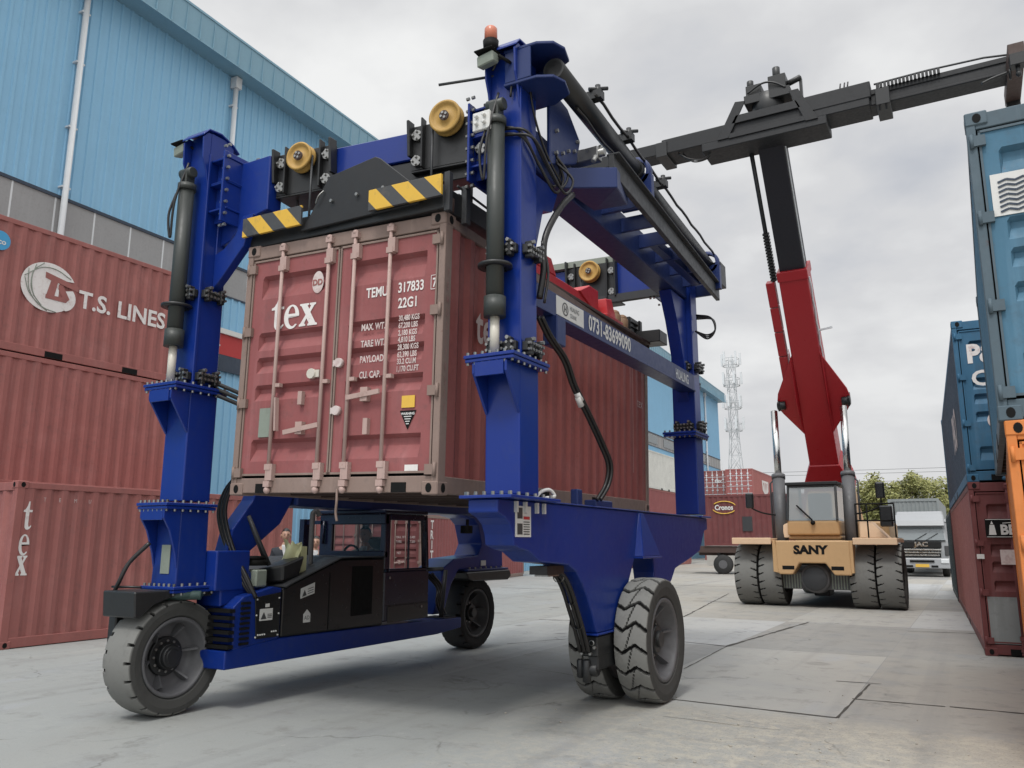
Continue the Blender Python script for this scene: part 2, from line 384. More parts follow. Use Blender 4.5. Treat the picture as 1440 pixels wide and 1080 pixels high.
def container(name, label, loc, rot, mat, rail, L=6.058, H=2.591, door=True, detail=2, group=None, marks=None, ribs=RIBS, doormat=None, sidemat=None):
    t = thing(name, label, 'shipping container', loc, rot, group, world=False)
    hs = H / 2.591
    P = .07                                     # post width
    f = MB()
    for x in (0, W - P):
        f.box(x, x + P, 0.005, .13, .10, H - .10)
        f.box(x, x + P, L - .13, L - .005, .10, H - .10)
    for x0, x1 in ((.008, .07), (W - .07, W - .008)):
        f.box(x0, x1, .13, L - .13, H - .115, H - .018)      # top side rails
        f.box(x0, x1, .13, L - .13, .012, .165)              # bottom side rails
    f.box(P, W - P, .012, .09, H - .15, H - .014); f.box(P, W - P, L - .09, L - .012, H - .14, H - .014)
    f.box(P, W - P, .012, .09, .02, .165); f.box(P, W - P, L - .09, L - .012, .02, .165)
    obj('frame', f, rail, t, .006 if detail else 0)
    for x in ((.005, .012), (W - .012, W - .005)):
        for y in (L / 2 - 1.02, L / 2 + .66):
            pk = MB(); pk.box(x[0], x[1], y, y + .36, .012, .13); obj('fork_pocket', pk, INK, t)
    for x in (.33, W - .33 - .16):
        pk = MB(); pk.box(x, x + .16, .006, .02, .02, .11); obj('fork_pocket', pk, INK, t)
    under = MB(); under.box(.06, W - .06, .09, L - .09, .10, .155)
    for k in range(int(L / .5)):
        under.box(.07, W - .07, .3 + k * .5, .36 + k * .5, .03, .10)
    obj('underframe', under, BROWNS, t)
    # castings
    for x in (0, W):
        for y in (0, L):
            for z in (0, H):
                c = MB(); sx = 1 if x == 0 else -1; sy = 1 if y == 0 else -1; sz = 1 if z == 0 else -1
                a = sorted((x - sx * .004, x + sx * .162)); b = sorted((y - sy * .004, y + sy * .178)); d = sorted((z - sz * .002, z + sz * .118))
                c.box(*a, *b, *d)
                if detail < 2 and y > 0: continue
                o = obj('corner_casting', c, rail, t, .01)
                if detail:
                    h = MB(); n = 12; ys = y - sy * .0065
                    zc = z + sz * .06; xc = x + sx * .085
                    h.add([(xc + .032 * math.cos(2 * PI * i / n), ys, zc + .042 * math.sin(2 * PI * i / n)) for i in range(n)], [tuple(range(n))])
                    xs = x - sx * .0065; yc = y + sy * .09
                    h.add([(xs, yc + .036 * math.cos(2 * PI * i / n), zc + .042 * math.sin(2 * PI * i / n)) for i in range(n)], [tuple(range(n))])
                    obj('casting_hole', h, INK, o)
    # corrugated sides
    sm = sidemat or mat
    sides = []
    for x, sg in ((.014, 1), (W - .014, -1)):
        pts = corr_sheet(L - .26, 0, 0); s = MB(); n = len(pts)
        s.add([(x + sg * d, .13 + y, z) for z in (.165, H - .115) for y, d in pts], [(i, i + 1, n + i + 1, n + i) for i in range(n - 1)])
        sides.append(obj('side_panel', s, sm if sg == 1 else mat, t))
    e = MB(); pts = corr_sheet(W - 2 * P, 0, 0); n = len(pts)
    e.add([(P + x, L - .02 - d, z) for z in (.165, H - .14) for x, d in pts], [(i, i + 1, n + i + 1, n + i) for i in range(n - 1)])
    obj('end_panel', e, mat, t)
    rf = MB(); rf.box(.07, W - .07, .09, L - .09, H - .05, H - .03); obj('roof', rf, mat, t)
    doors = []
    if door:
        z0, z1 = .19, H - .165
        for k in (0, 1):
            x0 = P + .012 if k == 0 else W / 2 + .006; x1 = W / 2 - .006 if k == 0 else W - P - .012
            xs = [(x0, 0), (x0 + .13, 0), (x0 + .155, 1), (x1 - .15, 1), (x1 - .125, 0), (x1, 0)]
            zs = [(z0, 0)]
            for a, b in reversed(ribs):
                a *= hs; b *= hs
                zs += [(b, 0), (b + (a - b) * .55, 1), (a - .035, 1), (a, 0)]
            zs.append((z1, 0))
            d = MB(); m = len(zs)
            d.add([(x, .028 + .055 * i * j, z) for x, i in xs for z, j in zs], [(i * m + j, (i + 1) * m + j, (i + 1) * m + j + 1, i * m + j + 1) for i in range(len(xs) - 1) for j in range(m - 1)])
            do = obj('door', d, doormat or mat, t); doors.append(do)
            if detail:
                g = MB()
                g.box(x0, x0 + .018, .014, .028, z0, z1); g.box(x1 - .018, x1, .014, .028, z0, z1)
                g.box(x0, x1, .014, .028, z0, z0 + .02); g.box(x0, x1, .014, .028, z1 - .02, z1)
                obj('gasket', g, rail, do)
                bx = (.5, 1.1) if k == 0 else (1.42, 1.84)
                for q, b in enumerate(bx):
                    r = MB(); r.cyl((b, -.012, .06 * hs), (b, -.012, H - .075), .0185, 10)
                    for zz in (.105, .27, 1.08 * hs, H - .30, H - .085):
                        r.box(b - .035, b + .04, -.035, .027, zz - .028, zz + .028) if zz not in (1.08 * hs,) else r.box(b - .012, b + .075, -.02, .027, zz - .018, zz + .018)
                    r.ball((b, -.014, .045), (.035, .03, .035), 8, 6); r.ball((b, -.014, H - .06), (.035, .03, .03), 8, 6)
                    r.box(b - .022, b + .06, -.03, .026, .14, .30); r.box(b - .022, b + .06, -.03, .026, H - .32, H - .18)
                    obj('locking_bar', r, C_BAR if detail == 2 and rail is C_RAIL else rail, do)
                hd = MB()
                zz = (.88 if k == 0 else 1.05) * hs
                if k == 0:
                    hd.beam((1.1, -.03, .66), (.68, -.035, .60), .02, .045); hd.box(.82, .90, -.03, .028, .58, .70); hd.beam((.56, -.03, .95), (.58, -.03, .62), .05, .02); hd.box(.82, .87, -.02, .028, .87, 1.0)
                else:
                    hd.beam((1.42, -.03, .90), (1.80, -.035, .94), .02, .045); hd.box(1.58, 1.66, -.03, .028, .86, .99); hd.beam((1.80, -.03, .66), (1.80, -.03, .14), .05, .02); hd.box(1.62, 1.67, -.02, .028, .55, .70)
                obj('handle', hd, C_BAR if rail is C_RAIL else rail, do)
                xe = x0 - .055 if k == 0 else x1 - .05
                for zz in (.22, .92, 1.66, 2.33):
                    hg = MB(); hg.box(xe, xe + .105, -.012, .026, zz * hs - .045, zz * hs + .045)
                    hg.cyl((x0 - .05 if k == 0 else x1 + .05, -.006, zz * hs - .06), (x0 - .05 if k == 0 else x1 + .05, -.006, zz * hs + .06), .016, 8); obj('hinge', hg, rail, do)
        g = MB(); g.box(P, W - P, .11, .13, .165, H - .15); obj('door_backing', g, INK, t)
    else:
        pts = corr_sheet(W - 2 * P, 0, 0); n = len(pts); e = MB()
        e.add([(P + x, .02 + d, z) for z in (.165, H - .14) for x, d in pts], [(i, i + 1, n + i + 1, n + i) for i in range(n - 1)])
        obj('front_panel', e, mat, t)
    return t, sides, doors

# serif "tex" letters as outlines (unit height ~1 for t)
def serif_t(): return [[(.0, .60), (.0, .66), (.10, .70), (.20, .82), (.26, .98), (.33, .98), (.33, .68), (.50, .68), (.50, .60), (.33, .60), (.33, .17), (.36, .09), (.42, .09), (.50, .15), (.52, .11), (.44, .02), (.32, -.02), (.20, .0), (.14, .08), (.13, .18), (.13, .60)]]
def ell(cx, cy, rx, ry, a0, a1, n=14): return [(cx + rx * math.cos(R(a0 + (a1 - a0) * i / n)), cy + ry * math.sin(R(a0 + (a1 - a0) * i / n))) for i in range(n + 1)]
def serif_e():
    out = ell(.30, .33, .30, .37, 0, 318, 24)          # from right middle counter clockwise to lower right
    inn = ell(.345, .34, .175, .30, 306, 178, 12)
    body = out + [(.50, .10)] + inn + [(.17, .345), (.60, .345)]
    hole = ell(.305, .40, .135, .245, 5, 175, 10)
    return [[body, hole[::-1]]]
def serif_x():
    return [[(.0, .68), (.0, .63), (.06, .61), (.24, .335), (.05, .08), (.0, .05), (.0, 0), (.25, 0), (.25, .05), (.20, .08), (.28, .22), (.38, .08), (.33, .05), (.33, 0), (.70, 0), (.70, .05), (.63, .08), (.42, .40), (.56, .60), (.62, .63), (.62, .68), (.38, .68), (.38, .63), (.43, .60), (.37, .50), (.30, .61), (.35, .63), (.35, .68)]]
def tex_h(p, r, u, s, sp=(0, .52, 1.13), xs=1.0):
    mb = MB(); p = Vector(p); r = Vector(r); u = Vector(u)
    for gl, dx in ((serif_t(), sp[0]), (serif_e(), sp[1]), (serif_x(), sp[2])):
        flat(gl, p + r * dx * s * xs, r * s * xs, u * s, mb)
    return mb
def tex_v(p, r, u, s, step=.86, xs=1.0):
    mb = MB(); p = Vector(p); r = Vector(r); u = Vector(u)
    for gl, k, dx in ((serif_t(), 0, .07), (serif_e(), 1.02, 0), (serif_x(), 1.86, -.05)):
        flat(gl, p + r * dx * s * xs - u * k * step * s, r * s * xs, u * s, mb)
    return mb

XN, XP, YP, ZP = Vector((-1, 0, 0)), Vector((1, 0, 0)), Vector((0, 1, 0)), Vector((0, 0, 1))

# --- the red container lifted by the gantry
hung, hs_, hd_ = container('lifted_container', 'dusty red tex container hanging under the blue gantry, door end to the front', (-6.453, 5.65, 2.109), (R(.44), R(1.17), R(2.65)), C_BROWN2, C_RAIL, sidemat=C_BROWN)
hs_[1].data.materials[0] = C_SIDE
DY = .022
obj('lettering', tex_h((.365, DY, 1.665), XP, ZP, .34, xs=.97), WHITE, hd_[0])
m = MB(); m.add([(.95 + .072 * math.cos(a * PI / 10) , DY, 2.10 + .115 * math.sin(a * PI / 10)) for a in range(20)], [tuple(range(20))]); obj('round_emblem', m, WHITED, hd_[0])
m = text_mb('DD', .085, (.95, DY - .004, 2.07), XP, ZP, center=True, bold=.003); obj('emblem_mark', m, MATS['container_brown_red'], hd_[0])
m = MB()
for body, sz, x, z, xs in (('TEMU', .135, 1.555, 1.865, .72), ('317833', .135, 1.925, 1.875, .72), ('22G1', .135, 1.93, 1.725, .74), ('7', .12, 2.305, 1.885, .72)):
    text_mb(body, sz, (x, DY, z), XP, ZP, m, xs=xs, bold=.003)
for a, b in ((2.285, 2.29), (2.35, 2.355)): m.box(a, b, DY - .002, DY, 1.865, 1.995)
for a, b in ((1.862, 1.867), (1.993, 1.998)): m.box(2.285, 2.355, DY - .002, DY, a, b)
obj('lettering', m, WHITE, hd_[1])
m = MB()
for z, a in ((1.545, 'MAX. WT.'), (1.385, 'TARE WT.'), (1.235, 'PAYLOAD'), (1.085, 'CU. CAP.')):
    text_mb(a, .09, (1.52, DY, z), XP, ZP, m, xs=.68, bold=.0025)
for z, a in ((1.60, '30,480 KGS'), (1.53, '67,200 LBS'), (1.46, '2,180 KGS'), (1.395, '4,810 LBS'), (1.325, '28,300 KGS'), (1.255, '62,390 LBS'), (1.19, '33.2 CU.M'), (1.12, '1,170 CU.FT')):
    text_mb(a, .072, (1.945, DY, z), XP, ZP, m, xs=.66, bold=.002)
obj('lettering', m, WHITED, hd_[1])
m = MB(); m.box(2.02, 2.16, .016, DY, .78, .89); obj('yellow_sticker', m, GOLDINK, hd_[1])
m = flat([[(2.0, .755), (2.18, .755), (2.09, .58)]], (0, DY, 0), XP, ZP); obj('warning_triangle', m, INK, hd_[1])
m = MB(); text_mb('WARNING', .030, (2.09, DY - .004, .715), XP, ZP, m, center=True, bold=.001)
for k in range(4): m.box(2.05 + k * .008, 2.13 - k * .008, DY - .004, DY - .002, .695 - k * .022, .703 - k * .022)
obj('sticker_mark', m, CREAM, hd_[1])
m = MB(); m.box(2.08, 2.22, .016, DY, .20, .265); obj('white_tag', m, WHITE, hd_[1])
m = text_mb('CSC', .045, (2.15, DY - .004, .217), XP, ZP, center=True); obj('tag_mark', m, INK, hd_[1])
m = MB(); m.box(.31, .50, .012, DY, .57, .86); obj('data_plate', m, GREENISH, hd_[0])
m = MB()
for k in range(7): m.box(.33, .48, DY - .003, DY - .001, .60 + k * .034, .606 + k * .034)
obj('plate_mark', m, RIMG, hd_[0])
m = MB(); m.box(.92, 1.06, -.012, .028, 1.13, 1.20); m.cyl((.97, -.03, 1.165), (.97, .02, 1.165), .05, 10); obj('seal_box', m, ROD, hd_[0])
m = MB()
for z in (1.18, .72): m.cyl((1.29, -.02, z + .07), (1.29, .03, z + .07), .045, 12); m.box(1.215, 1.235, 0, .03, z + .04, z + .10)
obj('reflector', m, WHITED, hd_[1])
m = MB()
text_mb('tex', .5, (W - .009, .62, 1.5), YP, ZP, m, xs=.8, bold=.01)
obj('lettering', m, WHITED, hs_[1])
m = MB()
for k, cch in enumerate('TEMU3178337'): text_mb(cch, .10, (W + .0065, .05, 1.98 - k * .125), YP, ZP, m, xs=.6, bold=.001)
obj('lettering', m, cont_paint('chalk', (.30, .18, .165), rust=0), hs_[1])
m = MB()
text_mb('tex', .22, (W - .009, 5.55, 1.55), YP, ZP, m, xs=.9)
m.box(W - .0095, W - .009, 5.34, 5.352, .55, 2.2)
obj('lettering', m, cont_paint('worn_scratch', (.5, .36, .34), rust=0), hs_[1])
# a short strap hanging from the sill
m = MB(); m.tube(spline([(1.35, .0, .05), (1.37, -.02, -.06), (1.35, .0, -.16), (1.36, .01, -.24)]), .012, 6); obj('strap', m, C_RAIL, hung)

# --- left rows
def side_marks(side, fn, mat, name='lettering', label=None):
    return obj(name, fn, mat, side, label=label)
XS = W - .010       # lettering plane of a +x side
# front row, one high
c1, s1, _ = container('stacked_container', 'red container on the ground at the left with tall white tex lettering', (-13.18 - W, 7.30, 0), (0, 0, 0), C_BROWN, C_BROWN, door=False, group='containers stacked along the warehouse')
obj('lettering', tex_v((XS, .13, 1.83), YP, ZP, .45, .86, .62), WHITE, s1[1])
m = MB()
for k, cch in enumerate('TEMU'): text_mb(cch, .09, (XS, .45 + k * .26, 2.28), YP, ZP, m, xs=.8)
obj('lettering', m, WHITED, s1[1])
# back row, three high
Y2 = 6.85
for z, lab in ((0, 'lowest plain red container hidden behind the tex container'), (2.591, 'plain streaky red container under the T.S. LINES one')):
    container('stacked_container', lab, (-15.6 - W, Y2, z), (0, 0, 0), C_BROWN if z else C_MAROON, C_BROWN, door=False, detail=1, group='containers stacked along the warehouse')
c3, s3, _ = container('stacked_container', 'red container with white T.S. LINES lettering and globe emblem, top of its stack', (-15.6 - W, Y2, 5.182), (0, 0, 0), C_BROWN, C_BROWN, door=False, group='containers stacked along the warehouse')
zt = 6.62 - 5.182; y0 = 9.40 - Y2
m = text_mb('T.S. LINES', .50, (XS, 9.42 - Y2, 6.37 - 5.182), YP, ZP, xs=.97, bold=.012)
obj('lettering', m, WHITE, s3[1])
cy, cz = 8.80 - Y2, 6.60 - 5.182
m = MB(); outer = ell(cy, cz, .56, .50, 28, 332, 40)
m = flat([outer + [(cy + .2, cz - .2), (cy + .2, cz + .2)]], (XS, 0, 0), YP, ZP)
flat([ell(cy + .30, cz - .14, .26, .27, -75, 45, 12) + ell(cy + .18, cz - .12, .2, .2, 40, -70, 8)], (XS + .002, 0, 0), YP, ZP, m)
em = obj('globe_emblem', m, WHITE, s3[1])
m = MB(); XQ = XS + .004
flat([[(cy - .10, cz + .30), (cy + .60, cz + .17), (cy + .60, cz + .06), (cy + .16, cz + .14), (cy + .11, cz - .19), (cy - .06, cz - .22), (cy + .02, cz + .15), (cy - .10, cz + .18)]], (XQ, 0, 0), YP, ZP, m)
flat([[(cy + .18, cz + .12), (cy + .30, cz + .06), (cy + .43, cz - .14), (cy + .36, cz - .23), (cy - .06, cz - .23), (cy - .06, cz - .15), (cy + .28, cz - .14), (cy + .18, cz + .02)]], (XQ + .002, 0, 0), YP, ZP, m)
obj('emblem_letters', m, C_BROWN, s3[1])
m = MB()
for a in (((-.50, .1), (-.38, -.2), (-.1, -.42), (.18, -.47)), ((-.44, .28), (-.40, -.1), (-.24, -.34), (.0, -.48)), ((-.3, .40), (-.36, .1), (-.3, -.2), (-.12, -.4)), ((-.5, .12), (-.2, .36), (.1, .40), (.42, .28)), ((-.15, .47), (-.34, .25), (-.36, -.05), (-.28, -.25))):
    P = spline([(XQ, cy + p, cz + q) for p, q in a], 6); m.tube(P, .009, 4)
obj('emblem_lines', m, GREENISH, s3[1])
m = MB(); m.add([(XS, .93 + .19 * math.cos(a * PI / 12), 2.07 + .19 * math.sin(a * PI / 12)) for a in range(24)], [tuple(range(24))])
st = obj('round_sticker', m, paint('sticker_blue', (.05, .3, .55), .5, .05, 0, (.1, .2, .3), .1), s3[1])
m = text_mb('eco', .15, (XS + .004, .93, 2.0), YP, ZP, center=True, bold=.004); obj('sticker_mark', m, CREAM, s3[1])

# --- far left row: TRITON, its neighbour, and the three-high stack with the white one on top
tr, st_, dt_ = container('stacked_container', 'brownish red container with white TRITON lettering behind the gantry wheels', (-17.0 - W * math.cos(R(11.5)), 23.5 - W * math.sin(R(11.5)), 0), (0, 0, R(11.5)), C_BROWN2, C_RAIL, L=12.192, detail=1, group='containers stacked along the warehouse', doormat=C_MAROON)
m = MB()
for k, cch in enumerate('TRITON'): text_mb(cch, .42, (XS, .95, 2.1 - k * .36), YP, ZP, m, xs=1.0, bold=.015, center=True)
obj('lettering', m, WHITE, st_[1])
m = MB()
for k, (x, z, b) in enumerate(((1.9, 2.15, '411'), (1.45, 1.75, 'MAX. WT.'), (1.95, 1.75, '30.480'), (1.95, 1.6, '67.200'), (1.45, 1.6, 'TARE'), (1.5, 1.2, 'NET'), (1.5, .9, 'CU. CAP'))): text_mb(b, .12, (x, .018, z), XP, ZP, m, xs=.75)
obj('lettering', m, WHITED, dt_[1])
container('stacked_container', 'pinkish red container with pale door bars, seen through the cab window', (-17.0 - 2 * W - .15, 23.0, 0), (0, 0, R(2)), C_PINK, C_RAIL, detail=1, group='containers stacked along the warehouse', H=2.896)
for z, mt, lab in ((0, C_BROWN, 'red container at the foot of the stack under the white container'), (2.591, C_BROWN2, 'middle red container directly under the white one'), (5.182, C_WHITE, 'white container on top of a stack beside the far end of the warehouse')):
    container('stacked_container', lab, (-18.6 - W, 49.0, z), (0, 0, R(2.0)), mt, mt if mt is C_WHITE else C_BROWN, L=12.192, door=False, detail=1, group='containers stacked along the warehouse')

# --- right side
oc, so_, do_ = container('side_container', 'orange container on the ground at the right edge', (.27, 7.23, 0), (0, 0, R(-1.6)), C_ORANGE, C_ORANGE, detail=2, group='containers stacked on the right')
m = MB()
for k in range(16):
    y = .35 + random.random() * .6; z = .35 + random.random() * .75
    a = random.uniform(.6, 2.4); q = random.uniform(.08, .2)
    m.tube(spline([(.008, y, z), (.008, y + q * math.cos(a) * .6, z + q * .5), (.008, y + q * math.cos(a), z + q * math.sin(a))], 4), .008, 4)
obj('scrawl', m, INK, so_[0])
bc, sb_, db_ = container('side_container', 'light blue container with a white wavy-line plate, on top of the orange one', (.235, 7.23, 2.591), (0, 0, R(-.8)), C_BLUE, C_RAILB, detail=2, group='containers stacked on the right')
m = MB(); m.box(.13, .62, .018, .024, 1.66, 2.02); pl = obj('wave_plate', m, CREAM, db_[0])
m = MB()
for k in range(7):
    z = 1.70 + k * .042
    P = [(.18 + i * .03, .013, z + .010 * (1 if (i // 2) % 2 else -1) * (i % 2 == 0)) for i in range(14)]
    for a, b in zip(P[:-1], P[1:]): m.beam(a, b, .004, .017)
obj('wave_mark', m, C_NAVY, db_[0])
FS = R(2.6)
fc, sf_, df_ = container('side_container', 'maroon container on the ground with a black BEACON sign on its door', (-.04, 14.48, 0), (0, 0, FS), C_MAROON, C_MAROON, L=12.192, detail=2, group='containers stacked on the right')
sf_[0].data.materials[0] = C_BROWN
m = MB(); m.box(.17, 1.0, -.05, -.042, 1.74, 2.02); obj('sign_plate', m, INK, df_[0])
m = text_mb('BEACON', .20, (.37, -.054, 1.79), XP, ZP, xs=.95, bold=.008)
flat([[(.21, 1.78), (.31, 1.78), (.29, 1.93), (.23, 1.93)], [(.24, 1.94), (.28, 1.94), (.26, 1.99)], [(.40, 1.96), (.95, 2.0), (.95, 1.985), (.40, 1.95)]], (0, -.054, 0), XP, ZP, m)
for a, b in (((.18, -.054, 1.75), (.99, -.054, 1.75)), ((.18, -.054, 2.01), (.99, -.054, 2.01)), ((.18, -.054, 1.75), (.18, -.054, 2.01))): m.beam(a, b, .004, .008)
obj('sign_mark', m, CREAM, df_[0])
m = MB(); m.box(.33, .62, -.06, -.045, 1.34, 1.56); obj('lock_box', m, WHITED, df_[0])
m = MB(); m.box(.02, .12, -.02, -.01, 1.42, 1.49); obj('white_tag', m, CREAM, df_[0])
m = MB(); m.box(.10, W / 2 - .02, .016, .024, .18, .86); obj('patch_plate', m, C_GREY, df_[0], label='lower grey patch on the maroon door')
gc, sg_, dg_ = container('side_container', 'deep blue P&O container stacked on the maroon one', (-.04, 14.48, 2.591), (0, 0, FS), C_BLUE2, C_BLUE2, L=12.192, detail=2, group='containers stacked on the right', sidemat=C_NAVY)
m = text_mb('P&O', .40, (.18, .02, 1.90), XP, ZP, xs=.9, bold=.02)
m2 = MB(); m2.add([(.50 + .14 * math.cos(a * PI / 10), .02, .95 + .14 * math.sin(a * PI / 10)) for a in range(20)], [tuple(range(20))])
text_mb('CA', .34, (.21, .02, 1.52), XP, ZP, m, xs=1.1, bold=.008)
obj('lettering', m, WHITE, dg_[0]); obj('round_sticker', m2, WHITED, dg_[0])
m = MB(); m.box(.42, .62, .016, .024, .52, .8); obj('data_plate', m, GREENISH, dg_[0])
m = text_mb('P&O', 1.0, (.009, 4.3, .85), -YP, ZP, bold=.03); obj('lettering', m, WHITED, sg_[0])
container('side_container', 'dark green container in shade beyond the maroon one', (-.62, 27.0, 0), (0, 0, FS), C_DARK, C_DARK, detail=1, group='containers stacked on the right')
# ------------------------------------------------------------------ setting
g = MB(); g.add([(-400, -60, 0), (400, -60, 0), (400, 900, 0), (-400, 900, 0)], [(0, 1, 2, 3)])
go = obj('ground', g, CONC); tag(go, kind='structure')

def jag(a, b, w, mb, amp=.02, step=.18, seed=0):
    rnd = random.Random(seed); a = Vector((*a, .004)); b = Vector((*b, .004)); d = b - a; n = max(2, int(d.length / step)); q = Vector((-d.y, d.x, 0)).normalized()
    vs = []
    o = 0
    for i in range(n + 1):
        o = o * .6 + rnd.uniform(-amp, amp); p = a + d * i / n + q * o; ww = w * rnd.uniform(.35, 1.25)
        vs += [p - q * ww, p + q * ww]
    mb.add(vs, [(2 * i, 2 * i + 1, 2 * i + 3, 2 * i + 2) for i in range(n)])
J = MB()
JOINTS = [((-3.4, 8.82), (-1.33, 8.70), .02, .004), ((-1.33, 8.70), (-1.27, 10.9), .016, .004), ((-1.33, 9.81), (-.44, 9.85), .018, .004), ((-.40, 9.87), (1.2, 9.84), .022, .004),
    ((-5.2, 13.95), (-3.68, 13.56), .026, .006), ((-3.68, 13.56), (-3.25, 18.4), .032, .005), ((-3.68, 13.56), (-3.55, 10.9), .010, .006), ((-1.3, 17.55), (-.05, 17.87), .026, .006),
    ((-6.9, 12.0), (-6.23, 13.39), .012, .02), ((-15.2, 26.0), (-12.6, 26.2), .05, .01), ((-8.4, 16.0), (-7.3, 16.2), .03, .01), ((-5.89, 18.2), (-7.2, 27.0), .025, .008),
    ((-7.2, 23.2), (-5.6, 23.26), .03, .01), ((-1.65, 10.93), (-1.15, 10.99), .012, .008), ((-11, 31.0), (-5, 31.2), .04, .01), ((-5.6, 9.9), (-4.4, 9.6), .006, .03), ((-2.8, 7.93), (-1.7, 7.9), .005, .02)]
for k, (a, b, w, amp) in enumerate(JOINTS): jag(a, b, w, J, amp, seed=k)
tag(obj('ground_cracks', J, SLAB), kind='structure')
# litter of chips and crumbs of concrete near the worn patch
rnd = random.Random(3); gm = MB()
for i in range(260):
    x = rnd.gauss(-.6, 1.6); y = rnd.gauss(5.6, 1.7); s = rnd.uniform(.004, .016)
    gm.ball((x, y, s * .4), (s, s * rnd.uniform(.6, 1.4), s * .6), 5, 3)
tag(obj('gravel', gm, paint('gravel_grey', (.33, .31, .27), .9, .3)), kind='stuff', label='grey concrete crumbs scattered over the worn slab')

# ------------------------------------------------------------------ warehouse
wl_m = paint('blue_cladding', (.245, .47, .655), .42, .06, .20, (.18, .32, .44), .22, spec=.35)
wl_f = paint('blue_fascia', (.20, .35, .44), .45, .06, .12, (.16, .25, .3), .2)
band = paint('grey_wall_band', (.30, .30, .30), .75, .1, .22, (.2, .19, .18), .35, bump=.1)
wh = thing('warehouse', 'light blue corrugated warehouse with white downpipes behind the stacked containers', 'warehouse', (-20.6, 0, 0), (0, 0, math.atan(.0475)), world=False)
WA, WB = -12., 93.
def clad(z0, z1, a, b, pitch=.32):
    s = MB(); n = int((b - a) / pitch); pts = []
    for i in range(n):
        y = a + i * pitch
        pts += [(y, 0), (y + pitch - .12, 0), (y + pitch - .095, .04), (y + pitch - .025, .04)]
    pts.append((b, 0)); k = len(pts)
    s.add([(d, y, z) for z in (z0, z1) for y, d in pts], [(i, i + 1, k + i + 1, k + i) for i in range(k - 1)])
    return s
obj('upper_cladding', clad(10.95, 18.0, WA, WB), wl_m, wh)
obj('lower_cladding', clad(0, 9.8, WA, WB), wl_m, wh)
m = MB(); m.box(-.3, .012, WA, WB, 9.8, 10.95); bo = obj('wall_band', m, band, wh)
m = MB()
for k in range(90): m.box(.012, .018, WA + k * 1.19, WA + k * 1.19 + .05, 9.83, 10.92)
obj('panel_joint', m, PIPEW, bo)
m = MB(); m.box(.013, .05, WA, WB, 10.90, 10.99); m.box(.013, .05, WA, WB, 9.78, 9.83); obj('band_trim', m, C_NAVY, bo)
m = MB(); m.add([(.75, WA, 17.7), (.75, WB + .3, 17.7), (.80, WB + .3, 18.7), (.80, WA, 18.7), (.0, WA, 17.75), (.0, WB + .3, 17.75), (-16, WB + .3, 20.3), (-16, WA, 20.3)], [(0, 1, 2, 3), (0, 4, 5, 1), (3, 2, 6, 7)])
m.add([(-.5, WB + .28, 17.7), (.78, WB + .28, 17.7), (.78, WB + .28, 18.7), (-16, WB + .28, 20.3)], [(0, 1, 2, 3)])
fo = obj('fascia', m, wl_f, wh)
m = MB()
for k in range(190): m.box(.752, .812, WA + k * .56, WA + k * .56 + .03, 17.7, 18.68)
m.box(.74, .83, WA, WB + .3, 18.66, 18.74); m.box(.74, .80, WA, WB + .3, 17.66, 17.71)
obj('fascia_seam', m, wl_f, fo)
e = MB(); e.add([(0, WB, 0), (-32, WB, 0), (-32, WB, 17.8), (-16, WB, 20.2), (0, WB, 17.8)], [(0, 1, 2, 3, 4)]); obj('gable_wall', e, wl_m, wh)
for y in (11.98, 17.68, 29.1, 40.5, 51.9, 63.3, 74.7, 86.1):
    p = MB(); p.cyl((.16, y, 0), (.16, y, 17.7), .085, 12)
    for z in (2, 5, 8, 11.2, 13, 15, 16.6): p.box(0, .18, y - .13, y + .13, z, z + .05)
    p.box(.02, .30, y - .13, y + .13, 17.3, 17.7)
    obj('downpipe', p, PIPEW, wh)
for y in (57.0, 63.5, 70, 76.5, 83.0):
    w = MB(); w.box(.03, .06, y, y + 4.6, 10.05, 10.75); obj('window', w, GLASSB, wh)
m = MB(); m.box(.06, .12, 11.0, 22.5, 7.75, 8.45); bn = obj('banner', m, REDINK, wh, label='dark red strip hung along the warehouse wall')
m = MB(); m.box(.06, .115, 11.0, 22.5, 7.2, 7.75); m2 = MB(); m2.box(.06, .2, 11, 22.5, 8.45, 8.62)
obj('banner_base', m, C_NAVY, bn); obj('banner_rail', m2, CREAM, bn)

# ------------------------------------------------------------------ telecom tower
tw = thing('telecom_tower', 'pale lattice telecom tower far behind the yard', 'tower', (-27.5, 110, 0))
M_ = paint('galvanised', (.47, .49, .50), .6, .05)
m = MB(); T0 = (-27.5, 110)
zs = [2.2 * i for i in range(13)]
def hw(z): return 1.5 - 1.0 * min(1, z / 16)
for sx in (-1, 1):
    for sy in (-1, 1):
        m.tube([(T0[0] + sx * hw(z), T0[1] + sy * hw(z), z) for z in zs], .05, 5)
for a, b in zip(zs[:-1], zs[1:]):
    for sy in (-1, 1):
        m.cyl((T0[0] - hw(a), T0[1] + sy * hw(a), a), (T0[0] + hw(b), T0[1] + sy * hw(b), b), .035, 4); m.cyl((T0[0] + hw(a), T0[1] + sy * hw(a), a), (T0[0] - hw(b), T0[1] + sy * hw(b), b), .035, 4)
        m.cyl((T0[0] - hw(b), T0[1] + sy * hw(b), b), (T0[0] + hw(b), T0[1] + sy * hw(b), b), .035, 4)
        m.cyl((T0[0] + sy * hw(a), T0[1] - hw(a), a), (T0[0] + sy * hw(b), T0[1] + hw(b), b), .035, 4)
obj('lattice', m, M_, tw)
